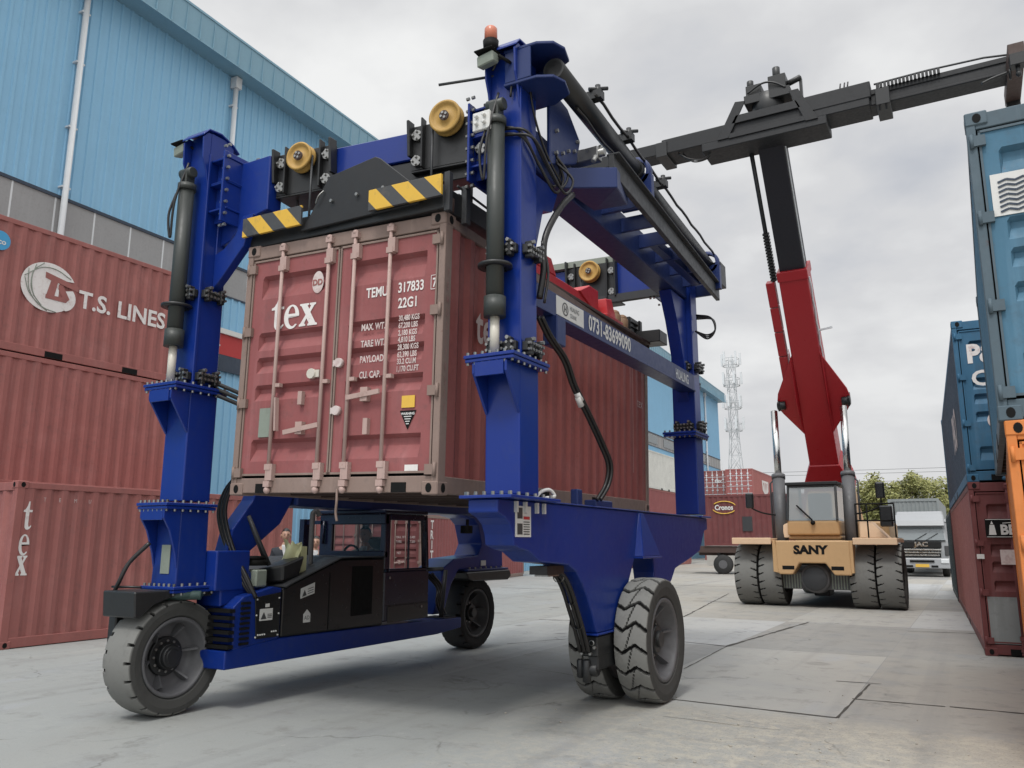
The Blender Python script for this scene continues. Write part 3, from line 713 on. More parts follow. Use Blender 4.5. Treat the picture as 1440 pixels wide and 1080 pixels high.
for z in (16.5, 19.6, 22.8, 25.6):
    p = MB(); p.lathe([(0, 1.0), (.05, 1.0), (.05, 1.15), (0, 1.15)], (T0[0], T0[1], z), 'z', 12, False)
    for i in range(12):
        a = i * PI / 6; p.cyl((T0[0] + 1.1 * math.cos(a), T0[1] + 1.1 * math.sin(a), z), (T0[0] + 1.1 * math.cos(a), T0[1] + 1.1 * math.sin(a), z + 1.0), .03, 4)
    p.lathe([(1.0, 1.08), (1.05, 1.08), (1.05, 1.14), (1.0, 1.14)], (T0[0], T0[1], z), 'z', 12, False)
    po = obj('platform', p, M_, tw)
    for i in range(5):
        a = i * 1.257 + z; q = MB(); c = (T0[0] + 1.3 * math.cos(a), T0[1] + 1.3 * math.sin(a)); q.box(c[0] - .13, c[0] + .13, c[1] - .08, c[1] + .08, z + .2, z + 1.9); obj('antenna', q, PIPEW, po)
# overhead cables between tower and trees
for z, w_ in ((11.2, 'highest'), (10.7, 'middle'), (9.6, 'lowest')):
    m = MB(); m.tube([(-60 + 12 * i, 120, z + .9 * ((i - 7) / 7) ** 2) for i in range(15)], .03, 4)
    tag(obj('overhead_cable', m, GREYD), w_ + ' of the three thin cables sagging across the sky behind the yard', 'cable', 'overhead cables')

# ------------------------------------------------------------------ trees
def leaf_mat(name, a, b):
    m, n, l, s = nt(name)
    geo = n.new('ShaderNodeNewGeometry').outputs['Position']
    rnd_ = n.new('ShaderNodeNewGeometry').outputs['Random Per Island']
    c = mix(n, l, a, b, rnd_); c = mix(n, l, c, tuple(x * .4 for x in a), ramp(n, l, noise(n, l, geo, .8, 3), .45, .65, 0, .7))
    l.new(c, s.inputs['Base Color']); s.inputs['Roughness'].default_value = .6
    try: s.inputs['Transmission Weight'].default_value = 0
    except Exception: pass
    return m
LEAF = leaf_mat('leaf_green', (.17, .185, .05), (.30, .29, .10))
BARK = paint('bark', (.09, .07, .055), .9, .2)
def tree(x, y, h, r, lab, seed):
    rn = random.Random(seed)
    t = thing('tree', lab, 'tree', (x, y, 0), group='trees behind the yard')
    k = MB(); k.tube(spline([(x, y, 0), (x + .1, y, h * .25), (x - .1, y + .1, h * .5), (x, y, h * .75)], 4), .22, 8)
    tips = []
    for i in range(9):
        a = rn.uniform(0, 2 * PI); z0 = h * rn.uniform(.3, .6); L = r * rn.uniform(.5, .9)
        e = (x + L * math.cos(a), y + L * math.sin(a), z0 + h * rn.uniform(.12, .35)); tips.append(e)
        k.tube(spline([(x, y, z0), (x + .5 * L * math.cos(a), y + .5 * L * math.sin(a), z0 + .4 * (e[2] - z0)), e], 4), .07, 6)
    obj('trunk', k, BARK, t)
    c = MB(); clumps = []
    for i in range(46):
        a = rn.uniform(0, 2 * PI); q = r * math.sqrt(rn.random()) ; z = h * rn.uniform(.42, .98)
        lim = r * math.sqrt(max(.05, 1 - ((z / h - .62) / .42) ** 2)); q = min(q, lim)
        clumps.append((x + q * math.cos(a), y + q * math.sin(a), z, r * rn.uniform(.16, .32)))
    for cx, cy, cz, cr in clumps + [(a, b, z, r * .25) for a, b, z in tips]:
        for j in range(190):
            d = Vector((rn.gauss(0, 1), rn.gauss(0, 1), rn.gauss(0, 1))).normalized() * cr * rn.random() ** .5
            p = Vector((cx, cy, cz)) + d; s = rn.uniform(.09, .18)
            u = Vector((rn.gauss(0, 1), rn.gauss(0, 1), rn.gauss(0, .6))).normalized(); v = u.orthogonal().normalized()
            c.add([p - u * s, p + v * s * .5, p + u * s, p - v * s * .5], [(0, 1, 2, 3)])
    obj('crown', c, LEAF, t)
for i, (x, y, h, r, lab) in enumerate((
    (-8.3, 82, 6.8, 2.6, 'yellowish green tree just right of the loader cab'),
    (-5.9, 80, 7.4, 3.0, 'tallest rounded yellow-green tree behind the truck'),
    (-3.7, 82, 7.0, 2.8, 'yellow-green tree directly above the truck trailer'),
    (-.8, 86, 6.6, 2.2, 'duller green tree between truck and right-hand containers'),
    (-18.5, 95, 6.2, 1.8, 'small green tree behind the loader lift cylinder'))): tree(x, y, h, r, lab, 40 + i)

# ------------------------------------------------------------------ containers, trailer and wall in the background
bg = 'containers in the background yard'
cr = thing('background_container', 'red container with a yellow and white Cronos marking, lying on a trailer', 'shipping container', (-12.75, 45.0, 1.45), (0, 0, R(-84)), bg, world=False)
def bare(t, L, H, mat, rail):
    f = MB()
    for x in (0, W - .08):
        for y in (0, L - .12): f.box(x, x + .08, y, y + .12, 0, H)
        f.box(x + .005, x + .075, 0.12, L - .12, H - .12, H - .01); f.box(x + .005, x + .075, .12, L - .12, .01, .16)
    f.box(.08, W - .08, 0, .09, H - .12, H); f.box(.08, W - .08, 0, .09, 0, .16)
    obj('frame', f, rail, t)
    out = []
    for x, sg in ((.014, 1), (W - .014, -1)):
        pts = corr_sheet(L - .24, 0, 0); s = MB(); n = len(pts)
        s.add([(x + sg * d, .12 + y, z) for z in (.16, H - .12) for y, d in pts], [(i, i + 1, n + i + 1, n + i) for i in range(n - 1)])
        out.append(obj('side_panel', s, mat, t))
    d = MB(); d.box(.09, W - .09, .03, .06, .16, H - .12); do = obj('door', d, mat, t)
    b = MB()
    for x in (.45, 1.0, 1.44, 2.0):
        b.cyl((x, 0, .05), (x, 0, H - .05), .028, 6)
        for z in (.3, .9, 1.3, 1.9, 2.3): b.box(x - .09, x + .09, -.01, .03, z - .05, z + .05)
    for z in (.5, 1.15, 1.6, 2.1): b.box(.1, W - .1, .02, .028, z, z + .04)
    obj('locking_bar', b, PIPEW, do)
    r_ = MB(); r_.box(.05, W - .05, .05, L - .05, H - .06, H - .04); obj('roof', r_, mat, t)
    return out, do
so, _d = bare(cr, 6.058, 2.65, C_MAROON, C_MAROON)
m = text_mb('Cronos', .36, (W - .006, .62, 1.86), YP, ZP, xs=.85, bold=.012); obj('lettering', m, CREAM, so[1])
m = MB()
for a0, a1 in ((20, 150), (200, 330)):
    m.tube([(W - .005, 1.10 + .62 * math.cos(R(a)), 1.98 + .32 * math.sin(R(a))) for a in range(a0, a1, 8)], .03, 4)
obj('arc_emblem', m, GOLDINK, so[1])
m = MB(); m.box(W + .0, W + .02, 2.0, 2.5, .75, 1.5); obj('grey_patch', m, GREYD, so[1])
for i, (x, y, z, mt, lab) in enumerate((
    (-22, 75, 0, C_BROWN, 'bottom red container with barred doors in the far stack'),
    (-22, 75, 2.73, C_MAROON, 'maroon container with barred doors left of the pinkish one'),
    (-22, 75, 5.46, C_BROWN, 'upper left red container with barred doors and small white mark'),
    (-19.5, 74, 0, C_MAROON, 'ground level maroon container under the pinkish stack'),
    (-19.5, 74, 2.73, C_BROWN, 'second level red container under the pinkish one'),
    (-19.5, 74, 5.46, C_PINK, 'pinkish container with a white shield emblem, top of the far stack'))):
    t = thing('background_container', lab, 'shipping container', (x, y, z), (0, 0, R(1 if x < -21 else 2)), bg, world=False)
    sd, dd = bare(t, 12.192, 2.72, mt, mt)
    if z > 5 and x > -21:
        m = flat([[(4.3, 1.95), (7.6, 1.95), (7.4, 1.0), (6.0, .5), (4.5, 1.0)], ], (W - .005, 0, 0), YP, ZP); obj('shield_emblem', m, WHITE, sd[1])
        m = flat([[(4.9, 1.75), (5.3, 1.75), (5.4, .95)], [(5.7, 1.75), (6.1, 1.75), (5.9, .85)], [(6.6, 1.75), (7.0, 1.75), (6.4, .95)]], (W - .001, 0, 0), YP, ZP); obj('shield_mark', m, C_PINK, sd[1])
    if z > 5 and x < -21:
        obj('lettering', text_mb('tex', .5, (1.2, -.02, 1.6), XP, ZP, bold=.02), WHITE, dd)
tl = thing('semi_trailer', 'low flatbed trailer carrying the Cronos container', 'trailer', (-12.75, 45, 0), (0, 0, R(-84)), world=False)
m = MB(); m.box(.1, 2.35, -.9, 6.6, 1.10, 1.43); m.box(.6, 1.0, -.4, 6.5, .95, 1.22); m.box(1.5, 1.9, -.4, 6.5, .95, 1.22); obj('bed', m, BROWNS, tl)
for y in (.9, 2.1, 4.6, 5.9):
    w_ = MB(); w_.lathe([(-.14, .2), (-.14, .46), (-.10, .5), (.10, .5), (.14, .46), (.14, .2)], (2.2, y, .5), 'x', 24); o = obj('wheel', w_, RUBBER, tl)
    r_ = MB(); r_.cyl((2.30, y, .5), (2.36, y, .5), .22, 16); obj('rim', r_, RIMG, o)
for y in (.6,): 
    l_ = MB(); l_.box(2.0, 2.15, y, y + .15, 0, 1.25); obj('landing_leg', l_, GREYD, tl)
wl = MB(); wl.box(-16.6, -8.5, 57.0, 57.2, 0, 1.35); wl.box(-16.6, -8.5, 56.95, 57.25, 1.35, 1.45)
tag(obj('boundary_wall', wl, paint('wall_pale', (.42, .42, .40), .85, .15, .2)), 'low pale wall behind the parked trailer', 'wall')
# ------------------------------------------------------------------ truck
TX, TY = -2.42, 45.2
tk = thing('container_truck', 'white truck with chrome grille reading JAC, facing the yard', 'truck', (TX, TY, 0))
TS = .98
def tp(x, y, z): return (TX + x * TS, TY + y * TS, z * TS)
TWH = paint('truck_white', (.28, .29, .30), .35, .08, .12, (.3, .3, .28), .25, coat=.3)
m = MB()
prof = [(0, .75), (-.02, 1.25), (.02, 1.75), (.30, 2.75), (.48, 2.85), (2.2, 2.9), (2.2, .75)]
m.prism([(TY + a * TS, b * TS) for a, b in prof], 'x', TX - 1.2 * TS, TX + 1.2 * TS); cab = obj('cab', m, TWH, tk, .06, 2)
m = MB(); m.add([tp(-1.10, .012, 1.78), tp(1.10, .012, 1.78), tp(1.02, .21, 2.46), tp(-1.02, .21, 2.46)], [(0, 1, 2, 3)]); ws = obj('windscreen', m, GLASSB, cab)
m = MB(); m.hexa([tp(-1.15, -.12, 2.50), tp(1.15, -.12, 2.50), tp(1.15, .4, 2.70), tp(-1.15, .4, 2.70), tp(-1.12, .0, 2.78), tp(1.12, .0, 2.78), tp(1.1, .45, 3.1), tp(-1.1, .45, 3.1)]); obj('sun_visor', m, TWH, cab, .03)
m = MB(); m.hexa([tp(-1.12, .35, 2.9), tp(1.12, .35, 2.9), tp(1.12, 2.1, 2.9), tp(-1.12, 2.1, 2.9), tp(-1.05, .7, 3.25), tp(1.05, .7, 3.25), tp(1.05, 2.1, 3.3), tp(-1.05, 2.1, 3.3)]); obj('roof_deflector', m, TWH, cab, .05)
m = MB()
for s in (-1, 1): m.beam(tp(s * .25, -.03, 1.80), tp(s * .25 + .55, .09, 2.14), .02, .02)
obj('wiper', m, INK, cab)
m = MB(); m.box(TX - 1.12 * TS, TX + 1.12 * TS, TY - .035, TY + .02, 1.755 * TS, 1.80 * TS); obj('cowl', m, INK, cab)
m = MB(); m.box(TX - .3, TX + .3, TY + .35, TY + .9, 1.75, 2.35); obj('cab_seat', m, INK, cab, .05)
m = MB(); m.box(TX - .92 * TS, TX + .92 * TS, TY - .09, TY + .0, 1.42 * TS, 1.74 * TS); gp = obj('badge_panel', m, HOODP, tk, .03)
m = text_mb('JAC', .30 * TS, tp(-.0, -.10, 1.50), XP, ZP, xs=1.25, bold=.014, center=True); obj('lettering', m, CHROME, gp)
for k in range(3):
    m = MB(); z = 1.02 + k * .135; m.box(TX - (.80 + .05 * k) * TS, TX + (.80 + .05 * k) * TS, TY - .12, TY - .01, z * TS, (z + .075) * TS); obj('grille_bar', m, CHROME, tk, .012)
m = MB(); m.box(TX - .86 * TS, TX + .86 * TS, TY - .05, TY + .05, .96 * TS, 1.42 * TS); obj('grille_back', m, INK, tk)
m = MB(); m.hexa([tp(-1.25, -.22, .42), tp(1.25, -.22, .42), tp(1.25, .4, .42), tp(-1.25, .4, .42), tp(-1.25, -.16, .92), tp(1.25, -.16, .92), tp(1.25, .4, .92), tp(-1.25, .4, .92)]); bp_ = obj('bumper', m, TWH, tk, .04, 2)
m = MB(); m.box(TX - .55 * TS, TX + .55 * TS, TY - .235, TY - .2, .72 * TS, .82 * TS); m.box(TX - .72 * TS, TX - .42 * TS, TY - .25, TY - .2, .48 * TS, .57 * TS); m.box(TX + .40 * TS, TX + .70 * TS, TY - .25, TY - .2, .48 * TS, .57 * TS); obj('bumper_slot', m, INK, bp_)
m = MB(); m.box(TX - .3, TX + .3, TY - .26, TY - .235, .47, .62); obj('number_plate', m, GOLDINK, bp_)
for sx in (-1, 1):
    m = MB(); m.box(*sorted((TX + sx * .82, TX + sx * 1.17)), TY - .23, TY - .18, .66, .86); obj('headlight', m, PIPEW, tk, .02)
    m = MB(); m.box(*sorted((TX + sx * 1.02, TX + sx * 1.2)), TY - .06, TY + .06, 1.02, 1.5); obj('side_grille', m, RIMD, tk, .02)
    m = MB(); m.tube([tp(sx * 1.15, .3, 2.7), tp(sx * 1.42, .0, 2.6), tp(sx * 1.42, .0, 1.9)], .02, 6); m.box(*sorted((TX + sx * 1.3, TX + sx * 1.52)), TY - .06, TY + .06, 1.95, 2.5); obj('mirror', m, HOODP, tk, .02)
    for y in (1.1, 5.6, 6.9):
        w_ = MB(); w_.lathe([(-.16, .25), (-.16, .46), (-.12, .5), (.12, .5), (.16, .46), (.16, .25)], (TX + sx * .98, TY + y, .5), 'x', 28); o = obj('wheel', w_, RUBBER, tk)
        r_ = MB(); r_.cyl((TX + sx * 1.08, TY + y, .5), (TX + sx * 1.13, TY + y, .5), .25, 16); obj('rim', r_, RIMG, o)
m = MB(); m.box(TX - .5, TX + .5, TY + .6, TY + 15, .7, 1.1); m.box(TX - 1.2, TX + 1.2, TY + 2.6, TY + 15, 1.1, 1.3); obj('chassis', m, GREYD, tk)
tc_ = thing('background_container', 'weathered grey container carried on the truck behind its cab', 'shipping container', (TX - W / 2 - .35, TY + 2.9, 1.32), (0, 0, 0), bg, world=False)
m = MB()
pts = corr_sheet(W - .2, 0, 0, .2); n_ = len(pts)
m.add([(.1 + x, .02 + d, z) for z in (.16, 2.48) for x, d in pts], [(i, i + 1, n_ + i + 1, n_ + i) for i in range(n_ - 1)]); obj('front_panel', m, C_GREY, tc_)
f = MB()
for x in (0, W - .1): f.box(x, x + .1, 0, .15, 0, 2.62); f.box(x + .01, x + .09, .15, 12.1, 0, 2.6)
f.box(.1, W - .1, 0, .1, 2.48, 2.62); f.box(.1, W - .1, 0, .1, 0, .16); f.box(.1, W - .1, .1, 12.1, 2.55, 2.6); obj('frame', f, C_GREY, tc_)
# ------------------------------------------------------------------ tyres and wheels
def tyre(c, Rr, Wd, r0, kind, n=300, ax='x'):
    """tyre with its axle along x at c; groove pattern cut into the tread"""
    mb = MB(); mb.col = []
    nv = 30; prof = []
    hw = Wd / 2
    side = [(-hw * .80, r0), (-hw * .93, r0 + (Rr - r0) * .12), (-hw * 1.0, r0 + (Rr - r0) * .55), (-hw * .985, Rr - .035)]
    prof = [(a, b, None) for a, b in side]
    for i in range(nv + 1):
        t = -1 + 2 * i / nv
        prof.append((t * hw * .95, Rr - .018 * t ** 4, t))
    prof += [(-a, b, None) for a, b in reversed(side)]
    m = len(prof)
    N = {'zig': 18, 'notch': 20, 'lug': 24}[kind]
    def tri(x): return abs((x % 1) * 2 - 1)
    for i in range(n):
        th = 2 * PI * i / n
        for a, r, t in prof:
            g = 0.
            if t is not None:
                s = th / (2 * PI) * N
                if kind == 'zig':
                    z = s + .40 * tri(t * .62 + .30)
                    q = z % 1
                    if abs(q - .5) < .085: g = 1
                    k = -.15 if t < 1 else 0
                    if .5 < q or True:
                        off = (q - .5) % 1 - .5
                        if abs(t - (-.05 + .5 * off)) < .04: g = max(g, .9)
                elif kind == 'notch':
                    q = (s + (.5 if t > 0 else 0)) % 1
                    if abs(t) > .70 and abs(q - .5) < .085: g = 1
                else:
                    q = (s + (.5 if t > 0 else 0) + .5 * abs(t)) % 1
                    if abs(t) > .48 and abs(q - .5) < .03 + .16 * (abs(t) - .48): g = 1
                r = r - .034 * g
            elif kind == 'lug' and r > r0 + (Rr - r0) * .8:
                q = (th / (2 * PI) * N + (.5 if a > 0 else 0) + .5) % 1
                if abs(q - .5) < .09: g = .7; r -= .02
            elif kind in ('zig', 'notch') and r > r0 + (Rr - r0) * .9:
                q = (th / (2 * PI) * N + (.5 if (a > 0 and kind == 'notch') else 0) + (.40 * tri((1 if a > 0 else -1) * .62 + .30) if kind == 'zig' else 0)) % 1
                if abs(q - .5) < .08: g = .7; r -= .02
            mb.v.append((c[0] + a, c[1] + r * math.sin(th), c[2] + r * math.cos(th)))
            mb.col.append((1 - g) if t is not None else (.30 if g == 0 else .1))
    for i in range(n):
        j = (i + 1) % n
        for k in range(m - 1):
            mb.f.append((i * m + k, j * m + k, j * m + k + 1, i * m + k + 1)); mb.smooth.append(False)
    return mb

def wheel(parent, c, Rr, Wd, r0, kind, mat, rimmat, face=1, n=300, ribs=6, dish=.13, flatten=0):
    w = obj('wheel', tyre(c, Rr, Wd, r0, kind, n), mat, parent)
    h = Wd / 2 * face; f = face
    rm = MB()
    rm.lathe([(h * .80, r0 * 1.005), (h * .90, r0 * 1.0), (h * .90, r0 * .93), (h * .80, r0 * .90), (h * .80 - f * dish * .8, r0 * .84), (h * .80 - f * dish, r0 * .70), (h * .80 - f * dish, r0 * .50), (h * .80 - f * dish, 0.001)], c, 'x', 56)
    rm.lathe([(-h * .80, r0 * 1.005), (-h * .9, r0 * .95), (-h * .8, r0 * .88), (-h * .55, .001)], c, 'x', 40)
    for k in range(ribs):
        a = 2 * PI * k / ribs + .35; ca, sa = math.cos(a), math.sin(a)
        p0 = Vector((c[0] + h * .80 - f * dish * .9, c[1] + r0 * .50 * sa, c[2] + r0 * .50 * ca)); p1 = Vector((c[0] + h * .80 - f * dish * .55, c[1] + r0 * .855 * sa, c[2] + r0 * .855 * ca))
        rm.beam(p0, p1, .02, dish * .2, up=(f, 0, 0), h1=dish * .85)
    obj('rim', rm, rimmat, w)
    hb = MB(); x = c[0] + h * .80 - f * dish
    hb.cyl((x, c[1], c[2]), (x + f * .04, c[1], c[2]), r0 * .50, 28); hb.cyl((x, c[1], c[2]), (x + f * (dish * .6), c[1], c[2]), r0 * .36, 24, r0 * .33)
    hb.cyl((x, c[1], c[2]), (x + f * (dish * .85), c[1], c[2]), r0 * .2, 16)
    obj('hub', hb, BLACK, w, .006)
    bt = MB()
    bt.bolts([(x + f * .03, c[1] + r0 * .39 * math.sin(k * PI / 6), c[2] + r0 * .39 * math.cos(k * PI / 6)) for k in range(12)], (f, 0, 0), .013, .02)
    obj('bolt_cluster', bt, BOLT, w)
    return w

# ------------------------------------------------------------------ the blue gantry
GX = thing('straddle_carrier', 'large dark blue wheeled gantry lifting the tex container in the middle of the yard', 'gantry', (-5.3, 8.6, 0))
FL, FR, RL, RR = (-7.05, 5.6), (-3.45, 6.08), (-7.35, 11.6), (-3.6, 11.65)
HX, HY = .165, .155                       # half size of the upper columns

def pad(p, nrm, w=.26, h=.10):
    """black slide-pad pack with bright bolt heads on a column face"""
    m = MB(); p = Vector(p); n = Vector(nrm)
    side = Vector((0, 0, 1)).cross(n)
    m.beam(p - side * w / 2 + n * .03, p + side * w / 2 + n * .03, .06, h)
    for s in (-1, 1): m.beam(p + side * s * w * .3 + n * .05 - ZP * h * .9, p + side * s * w * .3 + n * .05 + ZP * h * .9, .05, .07, up=n)
    o = obj('slide_pad', m, BLACK, GX, .008)
    b = MB()
    for s in (-.42, -.25, -.08, .08, .25, .42):
        for z in (-.45, .45): b.cyl(p + side * s * w + ZP * z * h * .7 + n * .06, p + side * s * w + ZP * z * h * .7 + n * .092, .014, 6, smooth=False)
    for s in (-.3, .3): b.cyl(p + side * s * w + ZP * h * .75 + n * .07, p + side * s * w + ZP * h * .75 + n * .11, .018, 6, smooth=False)
    obj('bolt_cluster', b, BOLT, o)

def flange(cx, cy, z, x0, x1, y0, y1, th=.03):
    m = MB(); m.box(cx + x0, cx + x1, cy + y0, cy + y1, z, z + th); m.box(cx + x0 + .01, cx + x1 - .01, cy + y0 + .01, cy + y1 - .01, z - th - .003, z - .003)
    o = obj('flange', m, BLUE, GX, .005)
    b = MB(); pts = []
    for i in range(7):
        f = i / 6; pts += [(cx + x0 + .03 + f * (x1 - x0 - .06), cy + y0 + .03, z + th), (cx + x1 - .03, cy + y0 + .03 + f * (y1 - y0 - .06), z + th)]
    b.bolts(pts, (0, 0, 1), .014, .028); b.bolts([(p[0], p[1], z - th - .003) for p in pts], (0, 0, -1), .013, .022)
    obj('bolt_cluster', b, BOLT, o)

def column(cx, cy, ztop, zf=3.2, zb=2.02, corbel=True):
    m = MB(); m.box(cx - HX, cx + HX, cy - HY, cy + HY, zf + .03, ztop)
    # edge strips where the plates are welded
    m.box(cx + HX - .002, cx + HX + .012, cy - HY - .012, cy - HY + .02, zf + .03, ztop - .25)
    obj('upper_column', m, BLUE, GX, .008, 2)
    lw = .172
    m = MB(); m.box(cx - lw, cx + lw, cy - lw, cy + lw, zb + .03, zf - .035); lc = obj('lower_column', m, BLUE, GX, .012, 2)
    flange(cx, cy, zf, -.25, .25, -.42, .25)
    if corbel:
        for x in (-lw - .0, lw - .025):
            q = MB(); q.prism([(cy - lw - .002, zf - .04), (cy - .40, zf - .04), (cy - .40, zf - .13), (cy - lw - .002, zf - .46)], 'x', cx + x, cx + x + .025); obj('corbel_plate', q, BLUE, lc, .003)
        q = MB(); q.box(cx - lw + .03, cx + lw - .03, cy - .41, cy - .385, zf - .16, zf - .037); obj('corbel_plate', q, BLUE, lc, .003)
    for z in (zf + .13, 4.22):
        pad((cx, cy - HY, z), (0, -1, 0), .30, .085); pad((cx + HX, cy, z), (1, 0, 0), .28, .085)

def lift_cyl(cx, cy, z0, z1, z2, coll):
    b = MB(); b.cyl((cx, cy, z1), (cx, cy, z2), .080, 24); b.cyl((cx, cy, z1 - .02), (cx, cy, z1 + .16), .098, 24); b.cyl((cx, cy, z2 - .05), (cx, cy, z2 + .02), .095, 24)
    o = obj('lift_cylinder', b, CYLG, GX)
    r = MB(); r.cyl((cx, cy, z0), (cx, cy, z1), .042, 20); obj('piston_rod', r, ROD, o)
    c = MB(); c.lathe([(0, .09), (0, .155), (.025, .155), (.025, .09)], (cx, cy, coll), 'z', 24); c.box(cx - .05, cx + .05, cy + .1, cy + .36, coll - .01, coll + .035); obj('clamp_ring', c, BLACK, o)
    e = MB(); e.box(cx - .05, cx + .05, cy - .06, cy + .06, z2 + .02, z2 + .17); e.cyl((cx - .09, cy, z2 + .15), (cx + .09, cy, z2 + .15), .06, 16); obj('clevis', e, CYLG, o, .01)
    t = MB(); t.tube(spline([(cx - .06, cy - .08, z2 - .1), (cx - .10, cy - .12, z2 - .35), (cx - .07, cy - .1, z2 - .6), (cx - .02, cy - .12, z2 - .2), (cx + .04, cy - .03, z2 + .25)]), .013, 6); obj('hose', t, HOSEM, o)

column(*FL, 6.05); column(*FR, 6.22); column(*RL, 6.3, corbel=False); column(*RR, 6.08, corbel=False)
lift_cyl(FL[0] - .03, FL[1] - .27, 3.23, 3.66, 5.42, 4.06)
lift_cyl(FR[0] - .02, FR[1] - .28, 3.23, 3.60, 5.44, 4.03)
lift_cyl(RR[0] - .02, RR[1] + .30, 3.23, 3.60, 5.44, 4.03)

# column heads
def head(cx, cy, zt):
    m = MB()
    P = [(cy - .27, zt - .07), (cy - .20, zt + .01), (cy - .04, zt + .025), (cy + .12, zt - .03), (cy + .22, zt - .10)]
    m.prism(P + [(a, b - .02) for a, b in reversed(P)], 'x', cx - .17, cx + .185)
    for x in (cx - .165, cx + .145):
        m.prism([(cy - HY - .002, zt - .03), (cy - .20, zt - .03), (cy - .26, zt - .10), (cy - .25, zt - .34), (cy - .20, zt - .46), (cy - HY - .002, zt - .66)], 'x', x, x + .02)
    return obj('column_head', m, BLUE, GX, .004)
head(*FL, 6.07); head(*FR, 6.25); head(*RR, 6.1); head(*RL, 6.3)

# warning lamp, beacon and floodlight
m = MB(); m.lathe([(0, .0), (0, .062), (.13, .060), (.145, .05), (.15, 0)], (FR[0] - .09, FR[1] - .27, 6.27), 'z', 20); bc_ = obj('beacon', m, ORANGEL, GX)
m = MB(); m.cyl((FR[0] - .09, FR[1] - .27, 6.17), (FR[0] - .09, FR[1] - .27, 6.275), .068, 20, .075); m.box(FR[0] - .15, FR[0] - .03, FR[1] - .31, FR[1] - .13, 6.14, 6.17); obj('beacon_base', m, INK, bc_)
def flood(cx, cy, z):
    m = MB(); m.hexa([(cx - .10, cy - .10, z), (cx + .08, cy - .11, z + .02), (cx + .08, cy + .0, z + .05), (cx - .10, cy + .01, z + .03), (cx - .10, cy - .11, z + .11), (cx + .08, cy - .12, z + .13), (cx + .08, cy, z + .145), (cx - .10, cy + .01, z + .13)]); o = obj('flood_lamp', m, GREENISH, GX, .012)
    m = MB(); m.box(cx - .11, cx + .09, cy - .15, cy + .02, z + .135, z + .155); m.tube([(cx + .1, cy - .05, z + .1), (cx + .18, cy + .05, z + .05)], .02, 6); obj('lamp_hood', m, INK, o, .01)
flood(FL[0] - .26, FL[1] - .13, 5.86); flood(FR[0] - .08, FR[1] - .27, 5.97)

# transverse beams with pulleys
def cross_beam(A, B, z0, z1, name):
    A = Vector((*A, 0)); B = Vector((*B, 0)); d = (B - A).normalized(); q = Vector((d.y, -d.x, 0))      # q points to the front
    zc = (z0 + z1) / 2; Z = ZP * zc
    m = MB(); m.beam(A + d * .17 + Z, B - d * .17 + Z, .30, z1 - z0)
    o = obj(name, m, BLUE, GX, .01)
    L = (B - A).length
    for s in ((.33, .80) if z0 < 5.46 else (.30, .62)):
        p = A + d * L * s
        m = MB(); hw = .42 if s > .5 else .36
        zb = max(.48, z1 - z0 + .06); Zb = Z - ZP * (zb - (z1 - z0)) * .35
        m.beam(p - d * hw + q * .17 + Zb, p + d * hw + q * .17 + Zb, .05, zb)
        m.beam(p - d * hw - ZP * (zb / 2 + .012) + Zb, p + d * hw - ZP * (zb / 2 + .012) + Zb, .40, .024)
        for k in (-1, 1):
            m.beam(p + d * k * hw + q * .205 + Z - ZP * (z1 - z0) * .55, p + d * k * hw + q * .24 + Z + ZP * (z1 - z0) * .70, .03, .12, up=q)
            m.beam(p + d * k * (hw - .14) + q * .22 + Zb - ZP * zb * .5, p + d * k * (hw - .14) + q * .22 + Zb + ZP * zb * .60, .02, .09, up=q)
        pb = obj('pulley_bracket', m, BLACK, o, .006)
        c = p + q * .27 + Z + ZP * (.15 if s > .5 else .05); r = .17 if s > .5 else .155
        w = MB()
        prof = [(-.055, .03), (-.055, r * .86), (-.05, r), (-.03, r), (-.008, r * .84), (.008, r * .84), (.03, r), (.05, r), (.055, r * .86), (.035, r * .80), (.03, r * .35), (.05, r * .30), (.05, .02)]
        n = 40; vs = []
        for i in range(n):
            a = 2 * PI * i / n
            for t, rr in prof: vs.append(c + q * t + (d * math.cos(a) + ZP * math.sin(a)) * rr)
        k = len(prof); w.add(vs, [(i * k + j, ((i + 1) % n) * k + j, ((i + 1) % n) * k + j + 1, i * k + j + 1) for i in range(n) for j in range(k - 1)], True)
        pu = obj('pulley', w, GOLD, o)
        ax = MB(); ax.cyl(c - q * .12, c + q * .07, .05, 16); obj('axle', ax, BROWNS, pu)
        ab = MB(); ab.bolts([c + q * .065 + (d * math.cos(a) + ZP * math.sin(a)) * .028 for a in (0.4, 1.97, 3.54, 5.1)], q, .014, .015); obj('bolt_cluster', ab, BOLT, pu)
        b = MB()
        for k in (-1, 1):
            for z in (-.32, .25):
                cc = p + d * k * (hw - .07) + q * .20 + Zb + ZP * z * zb
                b.cyl(cc, cc + q * .035, .055, 14); b.bolts([cc + q * .035 + (d * math.cos(a) + ZP * math.sin(a)) * .038 for a in (0, 1.57, 3.14, 4.71)], q, .012, .02)
        obj('bolt_cluster', b, BOLT, pb)
        rp = MB(); side = 1 if s < .5 else -1
        rp.cyl(c + d * side * r * .9 + q * 0, c + d * side * r * .9 - ZP * (c.z - 4.78), .013, 8)
        rp.cyl(c - d * side * r * 1.1 - q * .2 - ZP * .1, c - d * side * r * 1.1 - q * .2 - ZP * (c.z - 4.8), .013, 8)
        obj('hoist_rope', rp, GREYD, o)
    return o
OFB = .25
cb = cross_beam((FL[0], FL[1] + OFB), (FR[0], FR[1] + OFB), 5.43, 5.73, 'front_cross_beam')
m = MB(); m.beam((-5.5, 5.80 + OFB, 5.28), (-3.6, 6.05 + OFB, 5.28), .24, .28); obj('lower_channel', m, BLACK, cb, .008)
